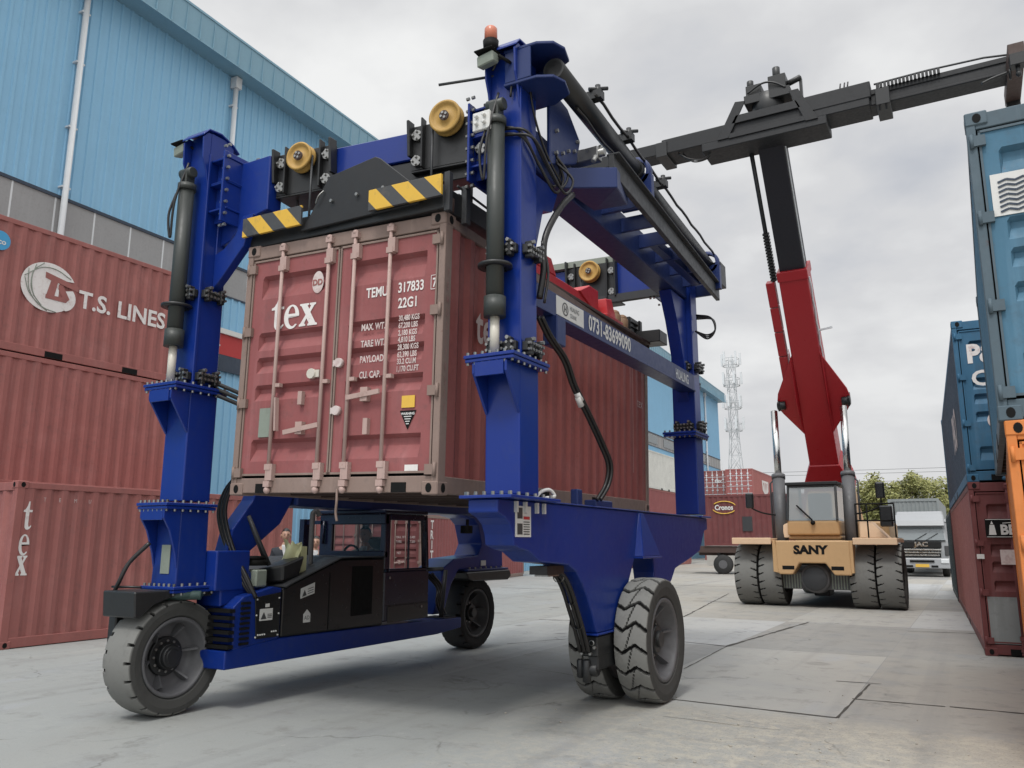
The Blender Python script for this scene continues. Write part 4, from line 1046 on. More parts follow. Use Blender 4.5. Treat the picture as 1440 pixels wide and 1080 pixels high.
m = MB(); m.prism([(-6.9, 5.72), (-6.2, 5.72), (-6.2, 5.10), (-6.45, 5.05), (-6.62, 4.95), (-6.72, 4.85), (-6.9, 4.8)], 'y', 5.66, 5.86); obj('haunch', m, BLUE, cb, .01)
m = MB(); m.cyl((-4.05, 5.70, 5.92), (FR[0] - .1, 5.95, 6.0), .014, 6); obj('hoist_rope', m, GREYD, cb)
cb2 = cross_beam(RL, RR, 5.50, 6.05, 'rear_cross_beam')
m = MB(); m.beam((-7.1, 11.45, 6.12), (-3.7, 11.72, 6.12), .34, .10); obj('cover_plate', m, GREENISH, cb2)
m = MB(); m.box(-6.6, -3.9, 11.4, 11.5, 5.38, 5.50); obj('bottom_lip', m, GREYD, cb2)
# ribs and knee braces at the joints of columns and cross beams
def joint(cx, cy, zlo, zhi, d):
    m = MB()
    for z in (zlo + .05, zlo + .35, zhi - .22, zhi + .05): m.box(*sorted((cx + d * HX, cx + d * .44)), cy - .19, cy + .19, z, z + .022)
    m.box(*sorted((cx + d * .40, cx + d * .425)), cy - .24, cy + .24, zlo - .1, zhi + .12)
    for y in (cy - .10, cy + .08): m.box(*sorted((cx + d * HX, cx + d * .42)), y, y + .02, zlo - .05, zhi + .12)
    o = obj('joint_ribs', m, BLUE, GX, .004)
    b = MB(); b.bolts([(cx + d * .43, cy + s * .2, zlo - .14 + k * .13) for k in range(8) for s in (-1, 1)], (d, 0, 0), .018, .03); b.bolts([(cx + d * .40, cy - .2, zlo - .14 + k * .13) for k in range(8)], (-d, 0, 0), .018, .03); obj('bolt_cluster', b, BOLT, o)
joint(FL[0], FL[1] + .06, 5.08, 5.66, 1); joint(FR[0], FR[1] + .10, 5.10, 5.68, -1); joint(*RR, 5.5, 6.05, -1); joint(*RL, 5.5, 6.05, 1)
m = MB(); m.prism([(FL[0] + HX, 5.06), (FL[0] + HX, 4.30), (FL[0] + .30, 4.42), (FL[0] + .60, 4.72), (FL[0] + .72, 5.06), (FL[0] + .56, 5.06), (FL[0] + .46, 4.86), (FL[0] + .3, 4.74), (FL[0] + HX + .02, 4.70), (FL[0] + HX + .02, 5.06)], 'y', 5.60, 5.70); obj('knee_brace', m, BLUE, GX, .006)

# long top girder on the right with outrigger platform and the long extension tube
def top_right():
    A = Vector((FR[0] - .02, FR[1] + .12, 5.36)); B = Vector((RR[0] - .05, RR[1] - .12, 5.48))
    m = MB(); m.beam(A - ZP * .02, B, .32, .40); o = obj('side_girder', m, BLUED, GX, .012)
    m = MB(); m.prism([(FR[1] + HY, 5.12), (FR[1] + .75, 5.12), (FR[1] + .62, 4.86), (FR[1] + .42, 4.80), (FR[1] + .36, 4.62), (FR[1] + .22, 4.22), (FR[1] + HY, 4.05)], 'x', FR[0] - .05, FR[0] + .10); obj('knee_brace', m, BLUE, o, .006)
    m = MB(); m.prism([(RR[1] - HY, 5.25), (RR[1] - .85, 5.25), (RR[1] - .60, 4.85), (RR[1] - .36, 4.3), (RR[1] - .18, 3.75), (RR[1] - HY, 3.7)], 'x', RR[0] - .09, RR[0] + .09); obj('knee_brace', m, BLUE, o, .006)
    # outrigger: end box, outer rail and rungs
    p0 = (-3.22, 7.05); 
    m = MB(); m.hexa([(-3.28, 6.75, 5.12), (-2.80, 7.05, 5.14), (-2.95, 7.72, 5.24), (-3.30, 7.6, 5.2), (-3.28, 6.75, 5.34), (-2.80, 7.05, 5.36), (-2.95, 7.72, 5.46), (-3.30, 7.6, 5.42)]); obj('end_box', m, BLUED, o, .01)
    m = MB(); m.beam((-2.86, 7.05, 5.40), (-3.24, 12.35, 5.55), .06, .22); m.beam((-2.84, 7.05, 5.515), (-3.22, 12.35, 5.665), .14, .02); obj('outer_rail', m, GREYD, o, .006)
    m = MB()
    for k in range(7):
        f = .18 + k * .125; y = 7.05 + 5.3 * f; xo = -2.86 - .38 * f; z = 5.40 + .15 * f
        m.beam((xo, y, z - .02), (-3.40 - .12 * f, y, z - .02), .05, .18)
    obj('rung', m, BLUED, o, .004)
    m = MB(); m.box(-3.32, -3.2, 9.4, 11.2, 5.38, 5.50); obj('valve_tray', m, BLUED, o, .01)
    # long tube with its saddle plates
    a = Vector((-3.02, 6.08, 5.98)); b = Vector((-3.32, 12.2, 6.0))
    m = MB(); m.cyl(a, b, .085, 28); m.cyl(a, a + (b - a) * .38, .105, 28); m.cyl(a + (b - a) * .375, a + (b - a) * .39, .125, 28); t = obj('extension_cylinder', m, BLACK, o)
    m = MB(); m.cyl(a + (b - a) * .395, a + (b - a) * .975, .09, 20); 
    m = MB(); l = [a + (b - a) * k / 24 + Vector((.12, 0, .12 + .015 * math.sin(k * 2))) for k in range(3, 25)]; m.tube(l, .017, 6)
    l = [a + (b - a) * k / 24 + Vector((.02, 0, -.15 - .02 * math.sin(k * 1.7))) for k in range(2, 9)]; m.tube(l, .016, 6); obj('hose', m, HOSEM, t)
    for f in (.14, .30, .52):
        m = MB(); c = a + (b - a) * f; m.box(c.x - .03, c.x + .17, c.y - .05, c.y + .05, c.z + .10, c.z + .19); m.cyl((c.x + .12, c.y, c.z + .15), (c.x + .12, c.y, c.z + .26), .03, 8); m.cyl((c.x + .05, c.y - .07, c.z + .2), (c.x + .2, c.y + .07, c.z + .24), .02, 8); obj('hose_clamp', m, BLACK, t)
    for f in (.40, .985):
        m = MB(); c = a + (b - a) * f; m.box(c.x - .2, c.x + .2, c.y - .05, c.y + .05, c.z - .45, c.z - .05); m.lathe([(-.05, .14), (-.05, .19), (.05, .19), (.05, .14)], c, 'y', 20); obj('saddle', m, BLUED, t, .006)
    m = MB(); c = a + (b - a) * .16
    m.box(c.x - .25, c.x + .08, c.y - .06, c.y + .06, c.z - .5, c.z - .36); m.cyl((c.x - .3, c.y, c.z - .42), (c.x + .14, c.y, c.z - .42), .045, 10); m.cyl((c.x + .05, c.y - .1, c.z - .55), (c.x + .05, c.y + .1, c.z - .3), .03, 8); obj('valve', m, BOLT, t, .008)
    m = MB(); c = b; m.box(c.x - .02, c.x + .2, c.y - .05, c.y + .25, c.z - .35, c.z + .02)
    for k in range(3): m.cyl((c.x + .02 * k, c.y + .2, c.z - .28 + .11 * k), (c.x + .02 * k + .12 - .03 * k, c.y + .25, c.z - .27 + .12 * k), .022, 6)
    m.ball((c.x + .12, c.y + .22, c.z - .1), .06, 8, 6)
    obj('valve', m, BLACK, t, .006)
    # head saddle at the front end: two blue plates holding the tube
    m = MB()
    for z in (5.80, 6.14):
        m.prism([(FR[0] + .02, FR[1] - .22), (FR[0] + .36, FR[1] - .21), (FR[0] + .50, FR[1] - .14), (FR[0] + .55, FR[1] - .0), (FR[0] + .5, FR[1] + .2), (FR[0] + .3, FR[1] + .3), (FR[0] + .02, FR[1] + .3)], 'z', z, z + .03)
    m.box(FR[0] + .03, FR[0] + .30, FR[1] - .215, FR[1] - .19, 5.83, 6.14); m.box(FR[0] + .03, FR[0] + .30, FR[1] + .2, FR[1] + .22, 5.83, 6.14)
    obj('tube_saddle', m, BLUED, o, .006)
    m = MB(); m.prism([(FR[1] + .3, 6.02), (FR[1] + .3, 5.2), (FR[1] + .9, 5.45), (FR[1] + 1.0, 5.75), (FR[1] + .7, 5.98)], 'x', FR[0] + .20, FR[0] + .24); obj('web_plate', m, BLUED, o, .01)
    m = MB(); m.bolts([(FR[0] + .24, FR[1] + y, z) for y, z in ((.36, 5.9), (.42, 5.6), (.55, 5.42), (.68, 5.5), (.82, 5.56), (.9, 5.7), (.4, 5.36))], (1, 0, 0), .02, .03); obj('bolt_cluster', m, BOLT, o)
    # hose bundle curling down behind the front column
    m = MB()
    for k, (dx, dz) in enumerate(((0, 0), (.05, .04), (.1, -.03), (-.03, .07))):
        m.tube(spline([(FR[0] - .1 + dx, FR[1] - .20, 5.36 + dz), (FR[0] + .19 + dx, FR[1] - .17, 5.28 + dz), (FR[0] + .22 + dx, FR[1] + .12, 5.1 + dz), (FR[0] + .26 + dx, FR[1] + .36, 4.93 + dz), (FR[0] + .28 + dx, FR[1] + .50, 5.12 + dz), (FR[0] + .24, FR[1] + .42, 5.3 + dz)]), .013, 6)
    m.tube(spline([(FR[0] + .3, FR[1] + .66, 5.02), (FR[0] + .26, FR[1] + .45, 4.80), (FR[0] + .2, FR[1] + .26, 4.45), (FR[0] + .2, FR[1] + .22, 4.1), (FR[0] + .17, FR[1] + .2, 3.85)]), .032, 8)
    m.tube(spline([(FR[0] + .2, FR[1] + .2, 4.4), (FR[0] + .24, FR[1] + .24, 4.1), (FR[0] + .22, FR[1] + .2, 3.8)]), .014, 6)
    m.tube(spline([(FR[0] + .19, FR[1] - .05, 5.95), (FR[0] + .2, FR[1] + .05, 5.6), (FR[0] + .22, FR[1] + .25, 5.3), (FR[0] + .27, FR[1] + .5, 5.05)]), .012, 6)
    m.tube(spline([(FR[0] - .1, FR[1] - .22, 6.0), (FR[0] + .0, FR[1] - .25, 6.08), (FR[0] + .10, FR[1] - .2, 6.0), (FR[0] + .08, FR[1] - .19, 5.7)]), .012, 6)
    obj('hose', m, HOSEM, o)
    m = MB(); m.box(FR[0] - .2, FR[0] - .02, FR[1] - .40, FR[1] - .36, 5.32, 5.50); m.bolts([(FR[0] - .15, FR[1] - .4, 5.38), (FR[0] - .07, FR[1] - .4, 5.38), (FR[0] - .15, FR[1] - .4, 5.45), (FR[0] - .07, FR[1] - .4, 5.45)], (0, -1, 0), .02, .04); obj('hose_manifold', m, CREAM, o, .006)
top_right()
m = MB()
for k in range(3): m.tube(spline([(RR[0] + .2, RR[1], 5.05 - .03 * k), (RR[0] + .42, RR[1] + .05 * k, 4.98), (RR[0] + .48, RR[1], 4.78), (RR[0] + .36, RR[1], 4.66 + .03 * k), (RR[0] + .18, RR[1], 4.8)]), .014, 6)
obj('hose', m, HOSEM, GX)

# phone-number beam on the right
m = MB(); m.box(-3.60, -3.42, 6.24, 11.49, 3.865, 4.09); m.box(-3.63, -3.40, 6.24, 11.49, 3.84, 3.865); nb = obj('number_beam', m, BLUED, GX, .004)
m = text_mb('0731-83699090', .235, (-3.416, 7.68, 3.905), YP, ZP, xs=.83, bold=.006); obj('lettering', m, CREAM, nb)
m = MB(); m.box(-3.42, -3.415, 6.90, 7.55, 3.88, 4.075); lp = obj('logo_plate', m, CREAM, nb)
m = MB(); m.lathe([(0, .055), (0, .07), (.002, .07), (.002, .055)], (-3.414, 7.10, 3.975), 'x', 20, False)
text_mb('H', .09, (-3.412, 7.10, 3.945), YP, ZP, m, center=True, bold=.004)
text_mb('HUALING', .070, (-3.412, 7.21, 3.99), YP, ZP, m, xs=.74); text_mb('CRANE', .065, (-3.412, 7.21, 3.915), YP, ZP, m, xs=.74)
obj('logo_mark', m, RIMG, lp)
m = text_mb('HUALING', .19, (-3.416, 10.62, 3.90), YP, ZP, xs=.70, bold=.004); obj('lettering', m, PIPEW, nb)
m = MB(); m.box(-3.52, -3.36, 6.80, 7.0, 3.55, 3.84); obj('hose_bracket', m, BLUED, nb, .01)
m = MB()
for dx, dy in ((0, 0), (.03, .025), (-.02, .045)):
    m.tube(spline([(-3.33 + dx, 6.34 + dy, 3.70), (-3.32 + dx, 6.52 + dy, 3.55), (-3.30 + dx, 6.80 + dy, 3.38), (-3.30 + dx, 7.0 + dy, 3.16), (-3.28 + dx, 7.26 + dy, 2.93), (-3.28 + dx, 7.60 + dy, 2.66), (-3.27 + dx, 7.78 + dy, 2.45), (-3.29 + dx, 7.76 + dy, 2.25), (-3.33 + dx, 7.62 + dy, 2.08)]), .020, 8)
obj('hanging_hose', m, HOSEM, nb)
m = MB(); m.cyl((-3.285, 7.07, 3.10), (-3.275, 7.14, 3.03), .034, 8); m.cyl((-3.285, 7.09, 3.06), (-3.28, 7.16, 2.98), .033, 8); obj('hose_wrap', m, CREAM, nb)

# right bottom girder: deep wheel beam with a tapering leg between the twin tyres
XA, XB = -3.55, -3.27
def skew(m, k=.022):
    m.v = [(x - (y - 5.1) * k, y, z) for x, y, z in m.v]; return m
def gird(x0, x1, name):
    m = MB()
    m.prism([(5.55, 2.0), (5.55, 1.89), (5.68, 1.85), (5.76, 1.80), (5.81, 1.72), (5.83, 1.63), (5.95, 1.60), (6.1, 1.58), (6.31, 1.49), (6.9, 1.45), (7.08, 1.38), (7.22, 1.26), (7.33, 1.14), (7.45, .97), (7.56, .78), (8.19, .78),
        (8.28, .93), (8.38, 1.08), (8.50, 1.25), (8.62, 1.40), (8.70, 1.50), (9.32, 1.50), (9.35, 1.31), (9.30, 1.0), (9.62, .96), (10.04, 1.20), (10.2, 1.33), (11.0, 1.46), (11.38, 1.54), (11.66, 1.82), (11.82, 1.84), (11.82, 2.0)], 'x', x0, x1)
    m.v = [(x + (max(0, min(1, (1.40 - z) / .6)) * .10 if x < XA + .01 else 0), y, z) for x, y, z in m.v]
    skew(m)
    return m
bg_ = obj('wheel_girder', gird(XA, XB, ''), BLUEL, GX, .012, 2)
m = MB(); m.box(XA - .06, -3.12, 5.50, 6.42, 2.003, 2.028); m.box(XA - .06, XB + .05, 11.36, 11.88, 2.003, 2.028); m.box(XA - .02, XB + .02, 6.40, 11.36, 2.003, 2.015); skew(m); o = obj('top_plate', m, BLUE, bg_, .004)
m = MB(); m.bolts([(x, y, 2.028) for x in (XA - .02, -3.16) for y in (5.55, 5.7, 5.85, 6.0, 6.15, 6.3)] + [(XA + .08 * k, 5.54, 2.028) for k in range(6)], (0, 0, 1), .016, .03); skew(m); obj('bolt_cluster', m, BOLT, o)
m = MB(); m.box(XA + .09, XB + .012, 7.54, 8.21, .755, .777); skew(m); obj('fork_foot', m, BLUEL, bg_, .006)
m = MB(); m.hexa([(XB - .02, 8.68, 1.50), (XB + .10, 8.70, 1.50), (XB + .10, 9.32, 1.50), (XB - .02, 9.32, 1.50), (XB - .02, 8.84, 1.99), (XB + .02, 8.86, 1.99), (XB + .02, 8.96, 1.99), (XB - .02, 8.96, 1.99)]); skew(m); obj('gusset', m, BLUE, bg_, .006)
m = MB(); m.box(XB - .10, XB + .11, 8.66, 9.34, 1.478, 1.499); skew(m); obj('gusset_foot', m, BLUE, bg_, .004)
m = MB(); m.cyl((-3.8, 8.58, .64), (-3.06, 8.58, .64), .10, 20); m.box(-3.455, -3.345, 7.62, 8.9, .42, .752); m.box(-3.52, -3.338, 7.595, 7.92, .55, .748)
m.cyl((-3.54, 7.66, .42), (-3.36, 7.66, .42), .065, 14); m.cyl((-3.52, 7.58, .62), (-3.42, 7.58, .62), .04, 10); m.cyl((-3.54, 7.62, .34), (-3.54, 7.62, .52), .035, 10); m.cyl((-3.47, 7.62, .30), (-3.47, 7.62, .52), .045, 10)
obj('axle_housing', m, BLACK, bg_, .012)
m = MB(); m.bolts([(-3.50 + .045 * k, 7.595, .58 + .06 * (k % 2)) for k in range(4)], (0, -1, 0), .016, .03); m.lathe([(0, .02), (0, .03), (.01, .03), (.01, .02)], (-3.40, 7.585, .68), 'y', 12); obj('bolt_cluster', m, BOLT, bg_)
m = MB()
for dx in (0, .05, .09): m.tube(spline([(-3.47 + dx, 6.60, 1.43), (-3.48 + dx, 6.92, 1.37), (-3.49 + dx, 7.12, 1.23), (-3.49 + dx, 7.27, 1.02), (-3.49 + dx, 7.40, .82), (-3.50 + dx, 7.54, .60)]), .02, 8)
m.box(-3.54, -3.36, 6.56, 6.90, 1.37, 1.445); obj('hose', m, HOSEM, bg_)
m = MB()
for y, z in ((7.21, 1.12), (7.36, .88), (6.95, 1.34)): m.lathe([(-.012, .055), (.012, .055)], (-3.44, y, z), 'y', 12)
m.box(-3.52, -3.38, 6.62, 6.84, 1.352, 1.366); obj('hose_clip', m, BOLT, bg_)
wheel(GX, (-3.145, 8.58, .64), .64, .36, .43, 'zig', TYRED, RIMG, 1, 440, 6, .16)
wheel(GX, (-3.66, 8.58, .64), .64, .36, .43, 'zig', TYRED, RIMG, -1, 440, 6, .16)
m = MB(); m.box(XB + .001, XB + .006, 5.84, 6.12, 1.70, 1.955); skew(m); sg = obj('warning_sign', m, CREAM, bg_)
m = MB()
for y, z in ((5.87, 1.85), (5.87, 1.72)): m.box(XB + .007, XB + .009, y, y + .09, z, z + .09)
text_mb('A', .06, (XB + .0095, 6.00, 1.89), YP, ZP, m)
for k in range(6): m.box(XB + .007, XB + .009, 5.98, 6.09, 1.72 + k * .02, 1.728 + k * .02)
skew(m); obj('sign_mark', m, RIMD, sg); m = MB(); m.box(XB + .007, XB + .0095, 5.98, 6.09, 1.845, 1.87); skew(m); obj('sign_band', m, REDINK, sg)
m = MB()
for y in (5.82, 5.98, 6.2, 6.34): m.box(XB + .001, XB + .03, y, y + .03, 1.90, 1.99)
skew(m); obj('cable_clip', m, CREAM, bg_)
m = MB(); m.tube(spline([(-3.36, 6.32, 2.03), (-3.34, 6.42, 2.10), (-3.30, 6.5, 2.12), (-3.28, 6.56, 2.07), (-3.27, 6.46, 2.05), (-3.27, 6.36, 2.04)]), .016, 6); obj('cable_coil', m, CREAM, bg_)
m = MB(); m.box(-3.50, -3.42, 7.35, 7.47, 2.016, 2.18); obj('hose_post', m, BLUED, bg_, .01)
m = MB(); m.box(-3.60, -3.46, 7.9, 8.35, 2.016, 2.10); obj('valve_box', m, BLUED, bg_, .01)
# ------------------------------------------------------------------ left side of the gantry: wheels, drive unit, cab
XF = -6.60                                   # inner face of the drive unit
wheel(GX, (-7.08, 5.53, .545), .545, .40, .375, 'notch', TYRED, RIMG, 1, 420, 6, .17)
wheel(GX, (-7.20, 11.25, .545), .545, .40, .375, 'notch', TYREK, RIMD, 1, 320, 6, .17)
# front column foot: plate, swivel motor and the black fork over the wheel
m = MB(); m.hexa([(FL[0] - .185, FL[1] - .18, 1.20), (FL[0] + .185, FL[1] - .18, 1.20), (FL[0] + .185, FL[1] + .18, 1.20), (FL[0] - .185, FL[1] + .18, 1.20), (FL[0] - .175, FL[1] - .17, 1.99), (FL[0] + .175, FL[1] - .17, 1.99), (FL[0] + .175, FL[1] + .17, 1.99), (FL[0] - .175, FL[1] + .17, 1.99)])
ft = obj('column_foot', m, BLUEL, GX, .012, 2)
for x in (-.182, .158):
    m = MB(); m.prism([(FL[1] - .172, 1.985), (FL[1] - .37, 1.985), (FL[1] - .37, 1.88), (FL[1] - .29, 1.76), (FL[1] - .21, 1.54), (FL[1] - .178, 1.40)], 'x', FL[0] + x, FL[0] + x + .025); obj('corbel_plate', m, BLUE, ft, .003)
m = MB(); m.box(FL[0] - .155, FL[0] + .155, FL[1] - .37, FL[1] - .35, 1.86, 1.985); obj('corbel_plate', m, BLUE, ft, .003)
flange(FL[0], FL[1], 2.0, -.23, .23, -.39, .23); flange(FL[0], FL[1], 1.19, -.25, .25, -.25, .36)
m = MB(); m.box(FL[0] - .05, FL[0] + .08, FL[1] - .187, FL[1] - .180, 1.34, 1.62); obj('inspection_plate', m, GREENISH, ft)
m = MB(); m.cyl((FL[0], FL[1], 1.11), (FL[0], FL[1], 1.165), .26, 28); m.cyl((FL[0] - .02, FL[1] - .24, 1.13), (FL[0] + .30, FL[1] + .05, 1.13), .045, 12); obj('slewing_motor', m, TEAL, GX, .01)
m = MB(); m.prism([(4.98, 1.19), (5.9, 1.19), (6.02, 1.15), (6.0, 1.11), (5.72, 1.11), (5.40, 1.12), (5.20, 1.06), (5.06, .95), (5.0, .95)], 'x', -7.34, -6.86); obj('wheel_fork', m, BLACK, GX, .012)
m = MB(); m.box(-7.46, -7.345, 5.15, 5.95, .45, 1.18); m.cyl((-7.42, 5.53, .545), (-6.95, 5.53, .545), .11, 18); obj('wheel_fork', m, BLACK, GX, .012)
m = MB()
for k in range(2): m.tube(spline([(FL[0] - .1 + k * .04, FL[1] - .32, 1.62 + .02 * k), (FL[0] - .18, FL[1] - .44, 1.45), (FL[0] - .22, FL[1] - .5, 1.28), (FL[0] - .3, FL[1] - .5, 1.12), (FL[0] - .28, FL[1] - .46, 1.02)]), .02, 8)
m.cyl((FL[0] - .3, FL[1] - .52, 1.22), (FL[0] + .0, FL[1] - .42, 1.22), .012, 6); obj('hose', m, HOSEM, GX)

# low blue chassis beam between the wheels
m = MB(); m.prism([(5.86, .40), (9.55, .40), (10.15, .44), (10.15, .58), (8.4, .62), (6.58, .64), (5.86, .58)], 'x', -7.10, XF)
ch = obj('chassis_beam', m, BLUEL, GX, .012, 2)
m = MB(); m.prism([(5.95, .58), (6.58, .64), (6.58, 1.16), (6.46, 1.18), (6.06, 1.10), (5.93, 1.0)], 'x', -7.2, XF); obj('end_box', m, BLUEL, ch, .012, 2)
m = MB(); m.prism([(6.24, .66), (6.56, .66), (6.56, 1.12), (6.20, 1.08)], 'x', XF + .001, XF + .014); pp = obj('cover_panel', m, HOODP, ch, .003)
m = MB(); m.box(XF + .015, XF + .017, 6.27, 6.45, .84, .96); o = obj('warning_sign', m, CREAM, pp)
def warn(y, z, s, par):
    m = MB(); m.prism([(y, z), (y + s, z), (y + s / 2, z + s * .9)], 'x', XF + .018, XF + .0195)
    for k in range(3): m.box(XF + .018, XF + .0195, y + s * 1.15, y + s * 1.9, z + s * .2 * k + .01, z + s * .2 * k + .017)
    obj('sign_mark', m, RIMD, par)
warn(6.285, .855, .08, o)
m = MB(); m.box(XF + .015, XF + .018, 6.345, 6.40, .975, 1.01); m.bolts([(XF + .014, 6.26 + k * .03, .70) for k in range(4)] + [(XF + .014, 6.45 + k * .03, .72) for k in range(3)] + [(XF + .014, y, z) for y in (6.225, 6.535) for z in (.68, .9, 1.06)], (1, 0, 0), .009, .008); obj('bolt_cluster', m, CREAM, pp)
m = MB()
for k in range(9): m.box(XF + .002, XF + .02, 6.02, 6.14, .62 + k * .05, .645 + k * .05); 
for k in range(6): m.box(XF - .3, XF + .03, 5.86, 5.93, .60 + k * .07, .635 + k * .07)
obj('vent_slot', m, INK, ch)
# blue brackets from the column to the chassis and up under the lifted box
m = MB(); m.box(-7.12, -6.72, FL[1] + .18, 6.22, 1.16, 1.56); m.prism([(5.88, 1.0), (6.42, 1.14), (6.26, 1.34), (6.05, 1.5), (5.84, 1.5)], 'x', -7.1, -6.74); obj('bracket', m, BLUE, GX, .015, 2)
m = MB(); m.prism([(6.05, 1.20), (6.36, 1.20), (6.38, 1.55), (6.80, 1.85), (6.95, 2.08), (7.05, 2.30), (6.46, 2.30), (6.38, 2.10), (6.12, 1.78), (6.05, 1.50)], 'x', -7.10, -6.90); obj('swan_neck', m, BLUE, GX, .015, 2)
m = MB(); m.box(-7.40, -6.85, 7.0, 11.1, 2.06, 2.40); obj('upper_side_beam', m, BLUED, GX, .015)
m = MB()
P = [(10.86, 2.40), (11.35, 2.40), (11.72, 2.12), (11.86, 1.70), (11.88, 1.22), (11.15, 1.22), (10.55, 1.24), (10.35, 1.02), (10.16, .62), (9.90, .62), (10.02, .95), (10.15, 1.28), (10.42, 1.40), (11.10, 1.44), (11.22, 1.62), (11.10, 1.92), (10.95, 2.02), (10.5, 2.08), (10.5, 2.40)]
m.prism(P, 'x', -7.38, -6.92); obj('swan_neck', m, BLUE, GX, .012, 2)
m = MB(); m.prism([(10.62, 1.19), (11.95, 1.20), (12.0, 1.10), (11.9, 1.04), (10.8, 1.06), (10.68, 1.10)], 'x', -7.5, -6.82); m.box(-7.5, -7.36, 10.95, 11.6, .45, 1.1); obj('wheel_fork', m, BLACK, GX, .012)
m = MB(); m.box(-7.45, -6.85, 10.7, 11.95, 1.203, 1.235); o = obj('flange', m, BLUED, GX, .004)
m = MB(); m.bolts([(-6.88, 10.8 + k * .16, 1.235) for k in range(7)], (0, 0, 1), .016, .03); obj('bolt_cluster', m, BOLT, o)
m = MB(); m.box(-6.915, -6.90, 10.72, 10.80, 1.9, 2.0); m.box(-6.95, -6.8, 10.62, 10.75, 1.78, 1.90); obj('camera_box', m, INK, GX, .01)
m = MB(); m.box(-6.85, -6.78, 10.7, 11.0, 2.12, 2.16); m.box(-6.915, -6.905, 11.18, 11.32, 1.28, 1.36); obj('white_clip', m, CREAM, GX)
m = MB()
for k in range(3): m.tube(spline([(-6.98 + .03 * k, 9.75 + .05 * k, 1.20), (-6.9, 9.95 + .06 * k, 1.0), (-6.85, 9.88 + .05 * k, .8), (-6.85, 10.0 + .05 * k, .62)]), .02, 8)
m.cyl((-6.95, 9.5, 1.26), (-6.95, 10.25, 1.26), .03, 8); obj('hose', m, HOSEM, GX)
m = MB(); m.box(-7.0, XF - .02, 9.75, 10.05, .58, .60); m.cyl((-6.75, 9.85, .6), (-6.75, 9.95, 1.25), .03, 10); obj('step_bracket', m, GREYD, GX)
# black loop of hoses near the front leg
m = MB()
for k in range(6):
    dx = .04 * (k % 3); dz = .03 * (k // 3)
    m.tube(spline([(-6.66 + dx, 6.12, 2.48 - dz), (-6.92 + dx * .6, 6.12, 2.33 - dz), (-7.06 + dx, 6.10, 2.16), (-7.09 + dx * 1.3, 6.08, 1.92), (-6.95 + dx * 1.2, 6.10, 1.58), (-6.74 + dx, 6.14, 1.28 - dz), (-6.62 + dx * .5, 6.2, 1.08)]), .021, 8)
obj('hose_loop', m, HOSEM, GX)
m = MB()
for k in range(3): m.tube(spline([(FL[0] + .2, FL[1] + .1, 3.30 - k * .06), (FL[0] + .42, FL[1] + .3, 3.18 - k * .06), (FL[0] + .62, FL[1] + .45, 3.06 - k * .06), (FL[0] + .74, FL[1] + .6, 2.95 - k * .05)]), .022, 8)
obj('hose', m, HOSEM, GX)

# engine hood
m = MB(); m.prism([(6.59, .645), (8.33, .625), (8.33, 1.45), (7.50, 1.45), (6.72, 1.20), (6.59, 1.15)], 'x', -7.72, XF + .006)
hd = obj('engine_hood', m, HOODP, GX, .02, 2)
m = MB(); m.prism([(6.60, 1.175), (6.72, 1.222), (7.49, 1.474), (8.33, 1.474), (8.33, 1.458), (7.50, 1.458), (6.73, 1.205), (6.62, 1.16)], 'x', -7.76, XF + .03); obj('hood_lid', m, GREYD, hd, .006)
m = MB(); m.box(XF + .007, XF + .010, 7.32, 7.33, .66, 1.30); m.box(XF + .007, XF + .010, 7.33, 8.3, .84, .847) if False else None; obj('door_seam', m, INK, hd)
m = MB(); m.box(XF + .0065, XF + .012, 7.72, 8.10, .78, 1.36); obj('radiator_panel', m, INK, hd)
m = MB(); m.prism([(6.86, 1.03), (7.08, 1.08), (7.08, 1.20), (6.86, 1.14)], 'x', XF + .0065, XF + .0085); o = obj('warning_sign', m, CREAM, hd)
m = MB(); m.prism([(6.885, 1.05), (6.955, 1.065), (6.92, 1.125)], 'x', XF + .009, XF + .0105)
for k in range(3): m.prism([(6.97, 1.075 + k * .025), (7.06, 1.095 + k * .025), (7.06, 1.103 + k * .025), (6.97, 1.083 + k * .025)], 'x', XF + .009, XF + .0105)
obj('sign_mark', m, RIMD, o)
m = MB(); m.prism([(6.92, .77), (7.03, .77), (7.03, .86), (6.975, .91), (6.92, .86)], 'x', XF + .0065, XF + .0085); o = obj('round_sticker', m, CREAM, hd)
m = text_mb('AD', .06, (XF + .009, 6.975, .80), YP, ZP, center=True); obj('sticker_mark', m, INK, o)
# things standing on the hood: box, pipe, wiper-like strut, exhaust, cloth
m = MB(); m.hexa([(-6.95, 6.52, 1.19), (-6.66, 6.64, 1.22), (-6.66, 6.9, 1.26), (-6.95, 6.9, 1.25), (-6.95, 6.52, 1.35), (-6.66, 6.64, 1.40), (-6.66, 6.98, 1.50), (-6.95, 6.95, 1.46)]); obj('filter_box', m, BLACK, hd, .02)
m = MB(); m.box(-6.86, -6.66, 6.26, 6.42, 1.18, 1.36); obj('tank', m, GREENISH, GX, .015)
m = MB(); m.cyl((-6.85, 6.38, 1.40), (-6.85, 6.38, 1.46), .16, 20); m.cyl((-6.85, 6.38, 1.46), (-6.85, 6.38, 1.50), .12, 20); obj('air_intake', m, INK, GX)
m = MB(); m.box(-6.94, -6.70, 6.7, 6.85, 1.16, 1.24); obj('filter_foot', m, GREYD, hd, .01)
m = MB(); m.cyl((-6.92, 6.32, 1.93), (-6.80, 6.52, 1.40), .012, 8); m.cyl((-6.90, 6.32, 1.93), (-6.77, 6.54, 1.40), .024, 10); obj('gas_strut', m, GREYD, hd)
